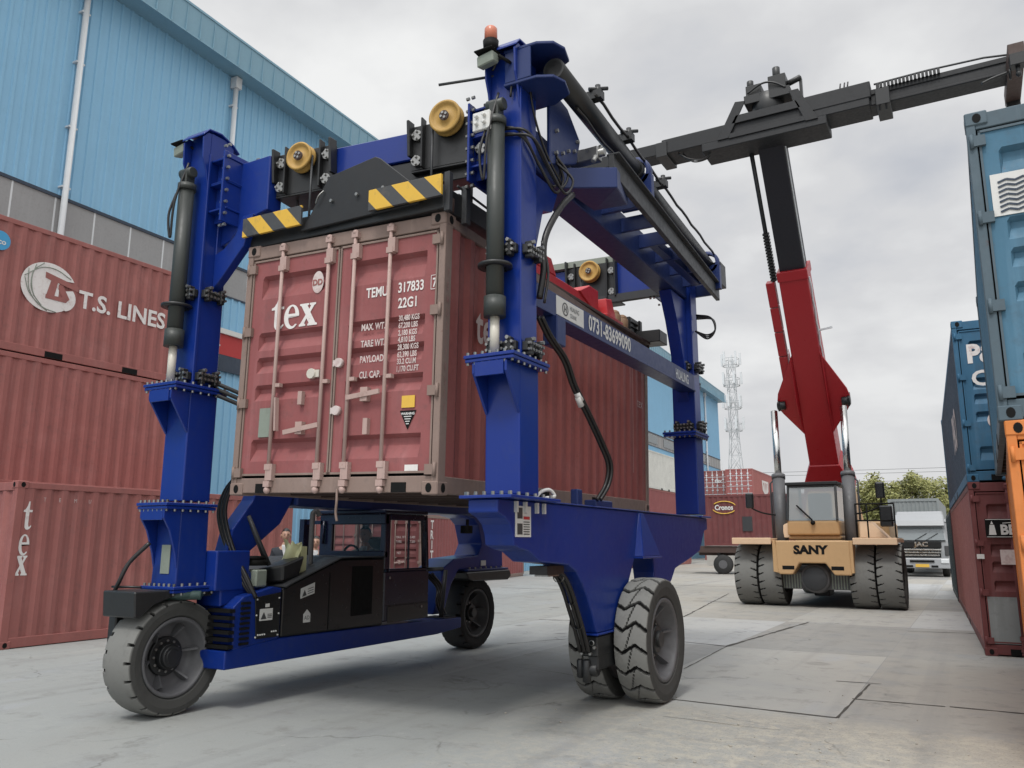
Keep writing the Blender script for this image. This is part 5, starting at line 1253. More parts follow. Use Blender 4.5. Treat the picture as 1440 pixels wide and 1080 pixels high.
m = MB(); m.tube(spline([(-6.84, 7.25, 1.38), (-6.84, 7.25, 1.6), (-6.84, 7.25, 1.93), (-6.835, 7.26, 1.99), (-6.82, 7.30, 2.005), (-6.81, 7.34, 1.96)]), .03, 10); obj('exhaust_pipe', m, RIMG, hd)
cl = paint('yellow_white_cloth', (.58, .58, .34), .9, .1, 0, (.4, .45, .1), .2)
m = MB()
n = 9
for i in range(n):
    for j in range(n):
        u, v = i / (n - 1), j / (n - 1)
        m.v.append((-6.98 + .26 * u, 6.95 + .03 * math.sin(7 * u + 4 * v), 1.64 - .20 * v + .025 * math.sin(9 * u) + .05 * (v < .1) * math.cos(11 * u)))
for i in range(n - 1):
    for j in range(n - 1): m.f.append((i * n + j, (i + 1) * n + j, (i + 1) * n + j + 1, i * n + j + 1)); m.smooth.append(True)
m.box(-6.95, -6.72, 6.97, 7.06, 1.30, 1.60)
o = obj('cloth', m, cl); tag(o, 'crumpled yellow and white cloth lying on the engine hood', 'cloth')

# operator cab
CX0, CX1, CY0, CY1 = -7.72, XF, 8.34, 9.32
cabm = paint('cab_navy', (.006, .008, .028), .25, .1, .05, (.02, .02, .035), .0, rv=.2)
m = MB()
b = .085
for x in (CX0, CX1 - b):
    for y0_, y1_ in ((CY0, CY0 + .11), (CY1 - .07, CY1)):
        m.hexa([(x, y0_, 1.3), (x + b, y0_, 1.3), (x + b, y1_, 1.3), (x, y1_, 1.3), (x + .0, y0_, 2.0), (x + b, y0_, 2.0), (x + b, y1_ - (.10 if y0_ > 9 else 0), 2.0), (x, y1_ - (.1 if y0_ > 9 else 0), 2.0)])
m.box(CX0, CX1, CY0 - .01, CY0 + .06, 1.45, 1.535); m.box(CX0, CX1, CY0 - .012, CY0 + .07, 1.875, 2.01); m.box(CX0, CX0 + .22, CY0 - .008, CY0 + .05, 1.5, 1.9); m.box(CX1 - .05, CX1 + .003, CY0 + .1, CY1 - .12, 1.93, 2.01); m.box(CX1 - .05, CX1 + .003, CY0 + .1, CY1 - .05, 1.27, 1.31); m.box(CX1 - .03, CX1 + .002, 8.84, 8.87, 1.3, 1.95)
cf = obj('cab_frame', m, cabm, GX, .01)
m = MB(); m.box(CX0 - .02, CX1 + .03, CY0 - .05, CY1 - .08, 2.012, 2.065); obj('cab_roof', m, cabm, cf, .015)
m = MB(); m.box(CX0, CX1 + .001, CY0 + .005, CY1, .66, 1.28); lo = obj('cab_body', m, cabm, cf, .015)
m = MB(); m.box(CX1 + .002, CX1 + .010, 8.42, 9.30, .645, .845); m.box(CX1 + .002, CX1 + .006, CY0 + .02, 9.3, .85, .86); obj('kick_panel', m, HOODP, lo, .004)
m = MB(); m.bolts([(CX1 + .010, 9.14, .80), (CX1 + .003, 8.45, 1.2)], (1, 0, 0), .018, .01); obj('door_latch', m, BOLT, lo)
m = MB(); m.add([(CX0 + .05, CY0 + .03, 1.52), (CX1 - .05, CY0 + .03, 1.52), (CX1 - .05, CY0 + .03, 1.95), (CX0 + .05, CY0 + .03, 1.95)], [(0, 1, 2, 3)]); obj('front_window', m, GLASS, cf)
m = MB(); m.add([(CX1 - .012, CY0 + .06, 1.28), (CX1 - .012, 8.84, 1.28), (CX1 - .012, 8.84, 1.96), (CX1 - .012, CY0 + .06, 1.96)], [(0, 1, 2, 3)]); m.add([(CX1 - .012, 8.87, 1.28), (CX1 - .012, 9.28, 1.28), (CX1 - .012, 9.2, 1.96), (CX1 - .012, 8.87, 1.96)], [(0, 1, 2, 3)])
obj('side_window', m, glass('side_glass', (.04, .04, .04), .18), cf)
m = MB(); m.box(-7.6, -7.15, 8.8, 9.15, 1.24, 1.34); m.box(-7.55, -7.2, 9.1, 9.2, 1.3, 1.72); obj('seat', m, INK, cf, .03)
m = MB(); m.cyl((-7.38, 8.5, 1.2), (-7.38, 8.6, 1.46), .02, 8); m.lathe([(-.012, .13), (.012, .13), (.012, .155), (-.012, .155)], (-7.38, 8.6, 1.46), 'y', 20); obj('steering_wheel', m, INK, cf)
m = MB(); m.tube([(CX0 + .1, CY0 - .04, 1.62), (CX0 + .1, CY0 - .04, 1.92), (CX0 + .1, CY0 + .02, 1.92)], .02, 6); m.box(CX0 - .28, CX0 - .2, CY0 - .1, CY0 + .1, 1.35, 1.95); m.box(CX0 - .28, CX0 + .05, CY0 - .05, CY0 + .0, 1.88, 1.93); obj('mirror_frame', m, cabm, cf)

# ------------------------------------------------------------------ spreader hanging from the ropes on top of the box
SPX = thing('container_spreader', 'black lifting spreader with yellow hazard plates locked onto the tex container', 'spreader', (-5.2, 8.7, 4.74))
def hz(x0, x1, z0, z1, y0, y1, t):
    m = MB(); m.hexa([(x0, y0, z0), (x1, y0, z0 - t), (x1, y1, z0 - t), (x0, y1, z0), (x0, y0, z1), (x1, y0, z1 - t), (x1, y1, z1 - t), (x0, y1, z1)]); return m
a = obj('hazard_plate', hz(-6.43, -5.60, 4.79, 4.995, 5.555, 5.585, .015), HAZ, SPX, .003); c_ = obj('hazard_plate', hz(-4.75, -3.91, 4.745, 4.955, 5.575, 5.605, .02), HAZ, SPX, .003)
m = hz(-6.44, -3.95, 4.70, 4.93, 5.68, 6.0, .05); obj('end_beam', m, BLACK, SPX, .008)
m = hz(-6.44, -3.95, 4.74, 4.93, 11.55, 11.9, .05); obj('end_beam', m, BLACK, SPX, .008)
m = MB(); P = [(-5.66, 4.735), (-5.56, 4.85), (-5.32, 5.25), (-4.74, 5.33), (-4.68, 5.30), (-4.26, 4.93), (-4.22, 4.74)]
m.add([(x, 5.62 + .02 * (x + 5.6), z) for x, z in P] + [(x, 5.66 + .02 * (x + 5.6), z) for x, z in P], [tuple(range(7))[::-1], tuple(range(7, 14))] + [(i, (i + 1) % 7, 7 + (i + 1) % 7, 7 + i) for i in range(7)])
hp = obj('hood_plate', m, SPRG, SPX, .006)
m = MB(); m.bolts([(-5.25 + k * .32, 5.615 + .006 * k, 4.97) for k in range(3)], (0, -1, 0), .018, .02); m.tube(spline([(-5.45, 5.60, 4.98), (-5.40, 5.58, 5.04), (-5.36, 5.61, 5.1)]), .008, 5); obj('bolt_cluster', m, BOLT, hp)
m = MB(); m.hexa([(-4.7, 5.8, 4.9), (-4.0, 5.85, 4.88), (-4.0, 6.3, 4.88), (-4.7, 6.3, 4.9), (-4.7, 5.8, 5.08), (-4.35, 5.85, 5.06), (-4.35, 6.3, 5.06), (-4.7, 6.3, 5.08)]); obj('winch_box', m, SPRG, SPX, .01)
m = MB(); P = [(-5.9, 4.76), (-5.5, 5.15), (-4.6, 5.20), (-4.2, 4.76)]; m.prism(P, 'y', 11.6, 11.9); obj('hood_plate', m, SPRG, SPX, .006)
m = MB(); m.box(-4.70, -4.36, 11.38, 11.75, 4.80, 5.10); m.box(-4.33, -4.29, 11.62, 11.72, 4.72, 5.08)
for k in range(3): m.box(-4.36, -4.335, 11.40, 11.72, 4.84 + k * .08, 4.87 + k * .08)
obj('motor_box', m, BLACK, SPX, .02)
m = MB()
m.box(-4.12, -3.96, 5.95, 7.0, 4.70, 4.90); obj('side_beam', m, BLACK, SPX, .006)
m = MB(); m.box(-6.42, -6.28, 5.95, 7.0, 4.75, 4.92); obj('side_beam', m, BLACK, SPX, .006)
m = MB(); m.box(-4.22, -4.12, 7.0, 11.6, 4.66, 4.70); obj('slide_rail', m, BROWNS, SPX, .004)
m = MB(); m.cyl((-3.95, 5.9, 4.95), (-4.0, 7.0, 4.95), .014, 6)
m.box(-3.95, -3.89, 5.68, 5.74, 4.62, 5.0); m.box(-3.96, -3.90, 5.98, 6.06, 4.60, 4.98); obj('guide_rail', m, GREYD, SPX, .004)
m = MB(); m.box(-4.72, -4.42, 8.35, 10.25, 4.82, 5.03); m.prism([(8.35, 5.03), (8.35, 5.22), (8.80, 5.24), (8.95, 5.03)], 'x', -4.72, -4.42); m.prism([(10.25, 4.80), (10.25, 5.20), (9.95, 5.20), (9.6, 5.03)], 'x', -4.74, -4.40); obj('telescopic_beam', m, REDB, SPX, .012)
m = MB(); m.hexa([(-4.6, 10.35, 4.8), (-4.3, 10.35, 4.8), (-4.3, 10.7, 4.8), (-4.6, 10.7, 4.8), (-4.55, 10.4, 5.12), (-4.35, 10.4, 5.12), (-4.35, 10.62, 5.16), (-4.55, 10.62, 5.16)]); m.box(-4.62, -4.25, 10.2, 10.8, 4.78, 4.84); obj('end_stop', m, REDB, SPX, .01)
m = MB()
for y in (10.95, 11.25): m.cyl((-4.45, y, 4.8), (-4.45, y, 5.02), .10, 14); m.ball((-4.45, y, 5.03), (.09, .09, .07), 12, 6); m.box(-4.55, -4.35, y - .12, y + .12, 4.78, 4.88)
obj('sheave_block', m, paint('rust_tan', (.22, .13, .075), .7, .2, .1, (.1, .06, .04), .4), SPX, .006)
for x, y in ((-6.37, 5.74), (-3.99, 5.84), (-6.64, 11.7), (-4.26, 11.8)):
    m = MB(); m.cyl((x, y, 4.66), (x, y, 4.80), .045, 12); obj('twistlock', m, BROWNS, SPX)

# ------------------------------------------------------------------ reach stacker
XC, YA = -3.71, 23.1
BX = -3.88
RS = thing('reach_stacker', 'big yellow and red reach stacker with raised boom, facing the yard, reading SANY', 'reach stacker', (XC, YA, 0))
for dx in (-1.76, -1.12, 1.13, 1.76):
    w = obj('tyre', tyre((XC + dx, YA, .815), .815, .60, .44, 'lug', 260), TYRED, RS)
    r_ = MB(); r_.lathe([(-.22, .44), (-.22, .40), (-.1, .38), (-.05, .01)], (XC + dx, YA, .815), 'x', 32); r_.lathe([(.22, .44), (.22, .40), (.1, .38), (.05, .01)], (XC + dx, YA, .815), 'x', 32); obj('rim', r_, RIMD, w)
for dx in (-1.2, 1.2):
    w = obj('tyre', tyre((XC + dx, YA + 6.0, .78), .78, .55, .44, 'lug', 160), TYRED, RS)
m = MB(); m.cyl((XC - 1.5, YA, .80), (XC + 1.5, YA, .80), .26, 20); m.lathe([(0, .001), (0, .32), (.05, .36), (.5, .40)], (XC, YA - .75, .74), 'y', 32); m.box(XC - .85, XC + .85, YA - .55, YA + .4, .46, .92); ax = obj('drive_axle', m, RIMG, RS, .02)
m = MB(); m.lathe([(0, .001), (0, .27), (.03, .31)], (XC, YA - .79, .74), 'y', 32); obj('axle_cover', m, GREYD, ax)
m = MB()
for k in range(7):
    for s in (-1, 1): m.box(*sorted((XC + s * (.38 + .07 * k), XC + s * (.41 + .07 * k))), YA - .57, YA - .55, .48, .85)
obj('bolt_cluster', m, GREENISH, ax)
m = MB(); m.box(XC - 1.0, XC + 1.0, YA + .4, YA + 7.2, .45, 1.55); m.box(XC - .3, XC + .1, YA + .8, YA + 1.6, .22, .5); obj('chassis', m, GREYD, RS, .02)
# front apron with its cut-out, SANY lettering and fenders
yf = YA - .98
m = MB()
P = [(-.90, 1.70), (.92, 1.70), (.92, .84), (.52, .84), (.32, 1.13), (-.32, 1.13), (-.50, .84), (-.84, .84), (-.88, 1.0)]
m.prism([(XC + a, b) for a, b in P], 'y', yf, yf + .5); ap = obj('apron', m, YEL, RS, .03, 2)
m = MB()
for s in (-1, 1):
    m.prism([(XC + s * .985, 1.70), (XC + s * .915, 1.70), (XC + s * .79, .86), (XC + s * .985, .9)][::s], 'y', yf + .02, yf + .55)
obj('apron_side', m, YEL, ap, .01)
m = text_mb('SANY', .29, (XC - .02, yf - .006, 1.37), XP, ZP, xs=1.12, bold=.016, center=True); obj('lettering', m, INK, ap)
m = MB()
for s in (-1, 1): m.box(XC + s * .60 - .15, XC + s * .60 + .15, yf - .004, yf + .01, .965, 1.06)
obj('tow_slot', m, INK, ap)
for s in (-1, 1):
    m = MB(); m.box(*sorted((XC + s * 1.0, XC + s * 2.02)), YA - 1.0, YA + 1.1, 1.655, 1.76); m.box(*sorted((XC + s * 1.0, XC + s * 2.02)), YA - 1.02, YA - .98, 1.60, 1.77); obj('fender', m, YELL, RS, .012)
# cab
m = MB(); m.box(XC - .66, XC + .66, YA - .42, YA + 1.5, 1.72, 1.84); m.hexa([(XC - .66, YA - .52, 1.84), (XC + .66, YA - .52, 1.84), (XC + .66, YA + 1.5, 1.84), (XC - .66, YA + 1.5, 1.84), (XC - .64, YA - .58, 2.22), (XC + .64, YA - .58, 2.22), (XC + .64, YA + 1.5, 2.22), (XC - .64, YA + 1.5, 2.22)])
cbm = obj('cab_base', m, YEL, RS, .05, 3)
m = MB()
for s in (-1, 1):
    m.beam((XC + s * .62, YA - .58, 2.22), (XC + s * .60, YA - .38, 3.16), .06, .07); m.beam((XC + s * .62, YA + 1.45, 2.22), (XC + s * .6, YA + 1.3, 3.16), .07, .07); m.beam((XC + s * .6, YA - .38, 3.16), (XC + s * .6, YA + 1.35, 3.16), .06, .06)
m.box(XC - .66, XC + .66, YA - .46, YA + 1.4, 3.16, 3.24); m.beam((XC - .62, YA - .38, 3.13), (XC + .62, YA - .38, 3.13), .06, .06)
rc = obj('cab_frame', m, BLACK, RS, .012)
m = MB(); m.add([(XC - .60, YA - .585, 2.22), (XC + .60, YA - .585, 2.22), (XC + .58, YA - .385, 3.14), (XC - .58, YA - .385, 3.14)], [(0, 1, 2, 3)]); obj('windscreen', m, GLASSB, rc)
for s in (-1, 1):
    m = MB(); m.add([(XC + s * .62, YA - .55, 2.22), (XC + s * .62, YA + 1.42, 2.22), (XC + s * .6, YA + 1.3, 3.14), (XC + s * .6, YA - .36, 3.14)], [(0, 1, 2, 3)]); obj('side_window', m, GLASSB, rc)
m = MB(); m.tube([(XC + .02, YA - .62, 2.14), (XC + .0, YA - .64, 2.24), (XC - .38, YA - .56, 2.62)], .022, 6); m.ball((XC + .02, YA - .62, 2.16), .06); obj('wiper', m, INK, rc)
m = MB(); m.box(XC - .55, XC + .55, YA + .2, YA + 1.2, 1.9, 2.3); m.box(XC - .3, XC + .3, YA + .7, YA + 1.0, 2.3, 3.0); obj('seat', m, INK, rc, .05)
# mirrors, rails and platform clutter
for s in (-1, 1):
    m = MB(); e = (XC + s * 1.66, YA - .3, 2.95 if s > 0 else 2.75)
    m.tube(spline([(XC + s * 1.0, YA - .2, 2.38), (XC + s * 1.35, YA - .25, 2.45), (XC + s * 1.64, YA - .3, 2.6), e]), .022, 6); mo = obj('mirror_arm', m, INK, RS)
    m = MB(); m.box(e[0] - .11, e[0] + .11, e[1] - .05, e[1] + .05, e[2] - .18, e[2] + .24); obj('mirror', m, HOODP, mo, .04, 2)
m = MB()
for x in (1.08, 1.35, 1.98): m.cyl((XC + x, YA - .7, 1.76), (XC + x, YA - .7, 2.62), .02, 6)
for z in (2.2, 2.62): m.cyl((XC + 1.08, YA - .7, z), (XC + 1.98, YA - .7, z), .02, 6)
m.cyl((XC + 1.98, YA - .7, 1.76), (XC + 1.98, YA + .9, 1.76), .02, 6); obj('hand_rail', m, INK, RS)
m = MB(); m.box(XC + 1.62, XC + 1.92, YA - .5, YA - .2, 2.05, 2.58); obj('work_lamp', m, HOODP, RS, .03)
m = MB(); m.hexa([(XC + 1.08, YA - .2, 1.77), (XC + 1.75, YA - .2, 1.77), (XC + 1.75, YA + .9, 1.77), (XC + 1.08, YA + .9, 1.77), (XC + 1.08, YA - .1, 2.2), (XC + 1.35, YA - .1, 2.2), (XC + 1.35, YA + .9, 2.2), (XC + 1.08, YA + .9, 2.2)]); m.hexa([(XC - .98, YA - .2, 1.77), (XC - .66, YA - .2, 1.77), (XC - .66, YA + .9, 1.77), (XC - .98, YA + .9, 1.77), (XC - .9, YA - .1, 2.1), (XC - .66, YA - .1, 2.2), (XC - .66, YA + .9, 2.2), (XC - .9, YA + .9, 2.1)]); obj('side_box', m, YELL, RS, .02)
# lift cylinders
for s in (-1, 1):
    xb = XC + s * .88 - .0; a = Vector((xb, YA - .1, 1.6)); b = Vector((BX + s * .95, YA + 1.0, 5.42)); d = (b - a).normalized()
    m = MB(); m.cyl(a, a + d * 1.95, .165, 22); m.cyl(a + d * 1.88, a + d * 2.0, .185, 22); lc = obj('lift_cylinder', m, RIMG, RS)
    m = MB(); m.cyl(a + d * 1.95, b, .095, 18); obj('piston_rod', m, CHROME, lc)
    m = MB(); o_ = Vector((s * .235, 0, 0)); m.tube([a + o_, a + o_ + d * 1.75, a + o_ * .6 + d * 1.85], .025, 6); m.tube([a + o_ * .9 + Vector((0, .1, 0)), a + o_ * .9 + d * 1.5 + Vector((0, .1, 0))], .02, 6); obj('hydraulic_line', m, GREYD, lc)
# boom
BX = -3.88
p0 = Vector((BX, 27.2, 3.55)); p1 = Vector((BX, 20.86, 13.0)); bd = (p1 - p0).normalized(); bn_up = Vector((1, 0, 0)).cross(bd).normalized()
if bn_up.z < 0: bn_up = -bn_up
def bp_at(t): return p0 + (p1 - p0) * t
m = MB(); m.beam(bp_at(-.02), bp_at(.615), .86, .95, up=bn_up, w1=.78, h1=.80); bo = obj('outer_boom', m, RED, RS, .02)
m = MB(); m.beam(bp_at(.60), bp_at(.625), .84, .88, up=bn_up); obj('boom_collar', m, RED, bo, .01)
m = MB(); m.beam(bp_at(.6), bp_at(.99), .68, .62, up=bn_up); ib = obj('inner_boom', m, DARKB, RS, .015)
m = MB()
for s in (-1, 1):
    P = [(.17, .41), (.235, .92), (.25, 1.02), (.275, 1.03), (.295, .98), (.40, .40)]
    vs = [bp_at(t) + Vector((s * x, 0, 0)) - bn_up * .46 for t, x in P] + [bp_at(t) + Vector((s * x, 0, 0)) - bn_up * .40 for t, x in P]
    m.add(vs, [tuple(range(6)), tuple(range(6, 12))] + [(i, (i + 1) % 6, 6 + (i + 1) % 6, 6 + i) for i in range(6)])
    vs = [bp_at(t) + Vector((s * .43, 0, 0)) - bn_up * h for t, h in ((.18, .45), (.27, .62), (.42, .45))] + [bp_at(t) + Vector((s * .46, 0, 0)) - bn_up * h for t, h in ((.18, .45), (.27, .62), (.42, .45))]
    m.add(vs, [(0, 1, 2), (3, 4, 5), (0, 1, 4, 3), (1, 2, 5, 4), (2, 0, 3, 5)])
obj('cylinder_bracket', m, RED, bo, .008)
m = MB()
for s in (-1, 1): m.cyl(bp_at(.262) + Vector((s * .80, 0, 0)) - bn_up * .5, bp_at(.262) + Vector((s * 1.04, 0, 0)) - bn_up * .5, .13, 14); m.beam(bp_at(.25) + Vector((s * .99, 0, 0)) - bn_up * .42, bp_at(.275) + Vector((s * .99, 0, 0)) - bn_up * .42, .06, .4, up=bn_up)
obj('pin_mount', m, BLACK, bo, .01)
m = MB()
for i in range(4): m.beam(bp_at(.33 + i * .068), bp_at(.33 + i * .068 + .065), .24, .28, up=bn_up)
for v in range(len(m.v)): m.v[v] = tuple(Vector(m.v[v]) + Vector((-.66, 0, 0)) - bn_up * .2)
obj('chain_trough', m, RED, bo, .006)
m = MB(); q = Vector((-.55, 0, 0)) - bn_up * .2
m.cyl(bp_at(.6) + q, bp_at(.98) + q, .06, 10)
for i in range(16): c = bp_at(.602 + i * .008) + q; m.beam(c, c + bd * .055, .17, .15, up=bn_up)
obj('cable_chain', m, BLACK, ib)
m = MB(); q = Vector((.42, 0, 0)) - bn_up * .25; m.tube([bp_at(.30 + k * .03) + q + Vector((.02 * (k % 2), 0, 0)) for k in range(11)], .03, 6); m.tube([bp_at(.62 + k * .034) + q * .85 for k in range(11)], .022, 6); m.beam(bp_at(.455) + q, bp_at(.455) + q + Vector((.4, 0, .05)), .05, .05); obj('hydraulic_line', m, PIPEW, bo)
m = MB(); m.beam(bp_at(-.02), bp_at(.02), 1.5, 1.0, up=bn_up, w1=1.35); m.beam(bp_at(.02), bp_at(.075), 1.35, 1.0, up=bn_up, w1=.865); m.cyl((BX - .55, 27.2, 3.55), (BX + .55, 27.2, 3.55), .3, 20); obj('boom_foot', m, RED, bo, .03)
m = MB(); m.hexa([(BX - .8, 26.2, 1.5), (BX + .8, 26.2, 1.5), (BX + .8, 29.6, 1.5), (BX - .8, 29.6, 1.5), (BX - .6, 26.7, 3.2), (BX + .6, 26.7, 3.2), (BX + .6, 28.2, 3.6), (BX - .6, 28.2, 3.6)]); obj('boom_tower', m, YEL, RS, .03)
m = MB(); m.box(XC - 1.4, XC + 1.4, YA + 4.5, YA + 7.6, 1.0, 2.3); obj('counterweight', m, YEL, RS, .06)
# spreader on the boom head
YS = 20.85
m = MB(); m.box(-6.75, -1.32, YS - .42, YS + .42, 12.42, 12.86); m.box(-5.6, -2.35, YS - .46, YS + .46, 12.18, 12.42); m.box(-2.9, -1.28, YS - .44, YS + .44, 12.62, 13.06); sb = obj('spreader_body', m, SPRG, RS, .02)
m = MB(); m.box(-9.7, -6.6, YS - .30, YS + .30, 12.5, 12.86); obj('telescopic_beam', m, SPRG, sb, .012)
m = MB(); m.box(-1.5, 1.75, YS - .30, YS + .30, 12.44, 12.82); m.box(-1.3, 1.7, YS - .335, YS - .30, 12.72, 12.86); m.box(-1.3, 1.7, YS - .33, YS - .30, 12.44, 12.50); obj('telescopic_beam', m, SPRG, sb, .012)
m = MB()
for k in range(17): c = -1.15 + k * .085; m.box(c, c + .06, YS - .42, YS - .34, 12.82, 12.96)
obj('cable_chain', m, BLACK, sb)
m = MB(); m.tube([(-1.2, YS - .3, 13.0), (.0, YS - .3, 13.02), (1.2, YS - .3, 12.98), (1.7, YS - .3, 12.9)], .025, 6); obj('hydraulic_line', m, GREYD, sb)
m = MB()
for x in (-6.75, -1.02): m = MB(); m.box(x - .16, x + .16, YS - .46, YS + .46, 12.34, 12.78); obj('slide_collar', m, BLACK, sb, .01)
m = MB()
for x in (-1.1, -.95): m.cyl((x, YS - .4, 12.2), (x, YS - .4, 12.95), .03, 6)
obj('hose_bracket', m, BLACK, sb)
for x in (-9.7, 1.78):
    m = MB(); m.box(x - .16, x + .16, YS - 1.2, YS + 1.2, 12.34, 12.66); eb = obj('end_beam', m, BROWNS, sb, .012)
    for y in (YS - 1.1, YS + 1.1):
        m = MB(); m.box(x - .15, x + .15, y - .14, y + .14, 12.12, 12.40); m.cyl((x, y, 11.95), (x, y, 12.15), .05, 10); m.ball((x, y, 11.95), (.06, .06, .08)); obj('twistlock', m, BLACK, eb, .01)
    m = MB(); m.tube(spline([(x - .15, YS - .6, 12.3), (x - .45, YS - .6, 12.25), (x - .7, YS - .65, 12.15)]), .035, 6); m.lathe([(-.02, .08), (-.02, .12), (.02, .12), (.02, .08)], (x - .15, YS - .95, 12.05), 'x', 14); obj('hook_link', m, BLACK, eb)
m = MB()   # headstock: trapezoid side frames
for y in (YS - .50, YS + .46):
    for P in ([(-5.15, 12.40), (-4.85, 12.40), (-4.35, 13.36), (-4.62, 13.40)], [(-2.55, 12.36), (-2.85, 12.36), (-3.22, 13.32), (-2.98, 13.32)], [(-4.75, 12.78), (-2.95, 12.78), (-3.05, 13.0), (-4.62, 13.0)], [(-4.85, 12.38), (-2.85, 12.38), (-2.9, 12.52), (-4.8, 12.52)]):
        m.prism(P, 'y', y, y + .045)
m.box(-4.8, -2.9, YS - .42, YS + .42, 12.86, 12.95); hs = obj('headstock', m, SPRG, sb, .006)
m = MB(); m.cyl((-3.85, YS, 12.9), (-3.85, YS, 13.55), .42, 26); m.box(-4.4, -3.2, YS - .4, YS + .4, 13.3, 13.55); m.box(-4.35, -3.95, YS - .35, YS + .2, 13.5, 13.85); m.box(-3.75, -3.3, YS - .38, YS + .3, 13.5, 13.95); m.cyl((-4.25, YS - .2, 13.8), (-4.25, YS - .2, 14.05), .09, 12); m.cyl((-3.55, YS - .2, 13.9), (-3.55, YS - .2, 14.25), .10, 12); m.cyl((-3.3, YS - .1, 13.75), (-2.95, YS - .1, 13.85), .08, 10); m.box(-3.0, -2.94, YS - .1, YS + .1, 13.3, 13.9); m.tube(spline([(-4.3, YS - .4, 13.6), (-3.9, YS - .46, 13.75), (-3.6, YS - .45, 13.7), (-3.3, YS - .4, 13.5)]), .03, 6); obj('rotator', m, BLACK, hs, .01)
m = MB(); m.tube(spline([(-6.3, YS - .3, 12.4), (-6.0, YS - .32, 12.15), (-5.6, YS - .3, 12.05), (-5.3, YS - .3, 12.25)]), .025, 6); m.tube(spline([(-6.2, YS - .2, 12.4), (-5.9, YS - .22, 12.08), (-5.5, YS - .2, 12.1), (-5.4, YS - .2, 12.3)]), .02, 6)
for x in (-2.0, -1.9, -1.82): m.cyl((x, YS - .3, 13.05), (x + .03, YS - .3, 13.25), .02, 5)
obj('hose', m, HOSEM, sb)
# ------------------------------------------------------------------ people
SKIN = paint('skin', (.42, .24, .17), .5, .06, 0, (.3, .15, .1), .1)
HAIR = paint('black_hair', (.012, .010, .009), .45, .1, 0, (.03, .03, .03), .1)
SUIT = paint('dark_suit', (.022, .026, .034), .8, .12, 0, (.04, .04, .045), .1)
SHIRT = paint('white_shirt', (.6, .6, .6), .8, .05, 0, (.4, .4, .4), .1)
TROUS = paint('dark_trousers', (.02, .02, .024), .85, .1, 0, (.05, .05, .05), .1)
SHOE = paint('black_shoe', (.012, .012, .012), .35, .1, 0, (.06, .06, .05), .1)
WORK = paint('khaki_work_jacket', (.10, .10, .08), .85, .1, 0, (.1, .1, .1), .1)

def skin_mb(chains, root):
    """chains: lists of (point, radius); equal points are shared. Returns a MB grown with a Skin modifier."""
    vs = []; rs = []; idx = {}; es = []
    def vid(p, r):
        k = tuple(round(c, 4) for c in p)
        if k not in idx: idx[k] = len(vs); vs.append(p); rs.append(r)
        return idx[k]
    for ch in chains:
        ids = [vid(p, r) for p, r in ch]
        es += list(zip(ids[:-1], ids[1:]))
    me = bpy.data.meshes.new('s'); me.from_pydata(vs, es, []); o = bpy.data.objects.new('s', me); COL.objects.link(o)
    md = o.modifiers.new('skin', 'SKIN'); md.use_smooth_shade = True
    rt = idx[tuple(round(c, 4) for c in root)]
    for i, sv in enumerate(me.skin_vertices[0].data):
        r = rs[i] if isinstance(rs[i], tuple) else (rs[i], rs[i]); sv.radius = r; sv.use_root = (i == rt)
    sb_ = o.modifiers.new('sub', 'SUBSURF'); sb_.levels = 2; sb_.render_levels = 2
    dg = bpy.context.evaluated_depsgraph_get(); ev = o.evaluated_get(dg); m2 = ev.to_mesh()
    mb = MB(); mb.add([v.co.copy() for v in m2.vertices], [tuple(p.vertices) for p in m2.polygons], True)
    ev.to_mesh_clear(); bpy.data.objects.remove(o); bpy.data.meshes.remove(me)
    return mb

def head_mb(mb, c, rz):
    """head facing -Y turned by rz about z, centre c"""
    n, m = 28, 20; o = len(mb.v)
    def shape(t, ph):
        x = math.sin(ph) * math.cos(t); y = math.sin(ph) * math.sin(t); z = math.cos(ph)
        px, py, pz = x * .077, y * .095, z * .118
        if z < 0: k = 1 + .30 * z; px *= k; py *= (1 + .12 * z)
        f = max(0, -y)
        if f > .3:
            nose = math.exp(-(x / .16) ** 2 - ((z + .10) / .24) ** 2) * .026; nose += math.exp(-(x / .22) ** 2 - ((z + .24) / .10) ** 2) * .012
            eye = -sum(math.exp(-((x - s * .40) / .2) ** 2 - ((z - .06) / .13) ** 2) for s in (-1, 1)) * .011
            brow = math.exp(-((z - .20) / .08) ** 2) * .004
            lip = math.exp(-(x / .30) ** 2 - ((z + .47) / .07) ** 2) * .007; chin = math.exp(-(x / .3) ** 2 - ((z + .82) / .16) ** 2) * .010
            py -= nose + eye + brow + lip + chin
        return px, py, pz
    cr, sr = math.cos(rz), math.sin(rz); vs = []
    for j in range(m + 1):
        for i in range(n):
            x, y, z = shape(2 * PI * i / n, PI * j / m); vs.append((c[0] + x * cr - y * sr, c[1] + x * sr + y * cr, c[2] + z))
    mb.add(vs, [(j * n + i, (j + 1) * n + i, (j + 1) * n + (i + 1) % n, j * n + (i + 1) % n) for j in range(m) for i in range(n)], True)
    for s in (-1, 1):
        e = (s * .080, .012, -.004); mb.ball((c[0] + e[0] * cr - e[1] * sr, c[1] + e[0] * sr + e[1] * cr, c[2] + e[2]), (.014, .02, .031), 8, 6)
    return mb

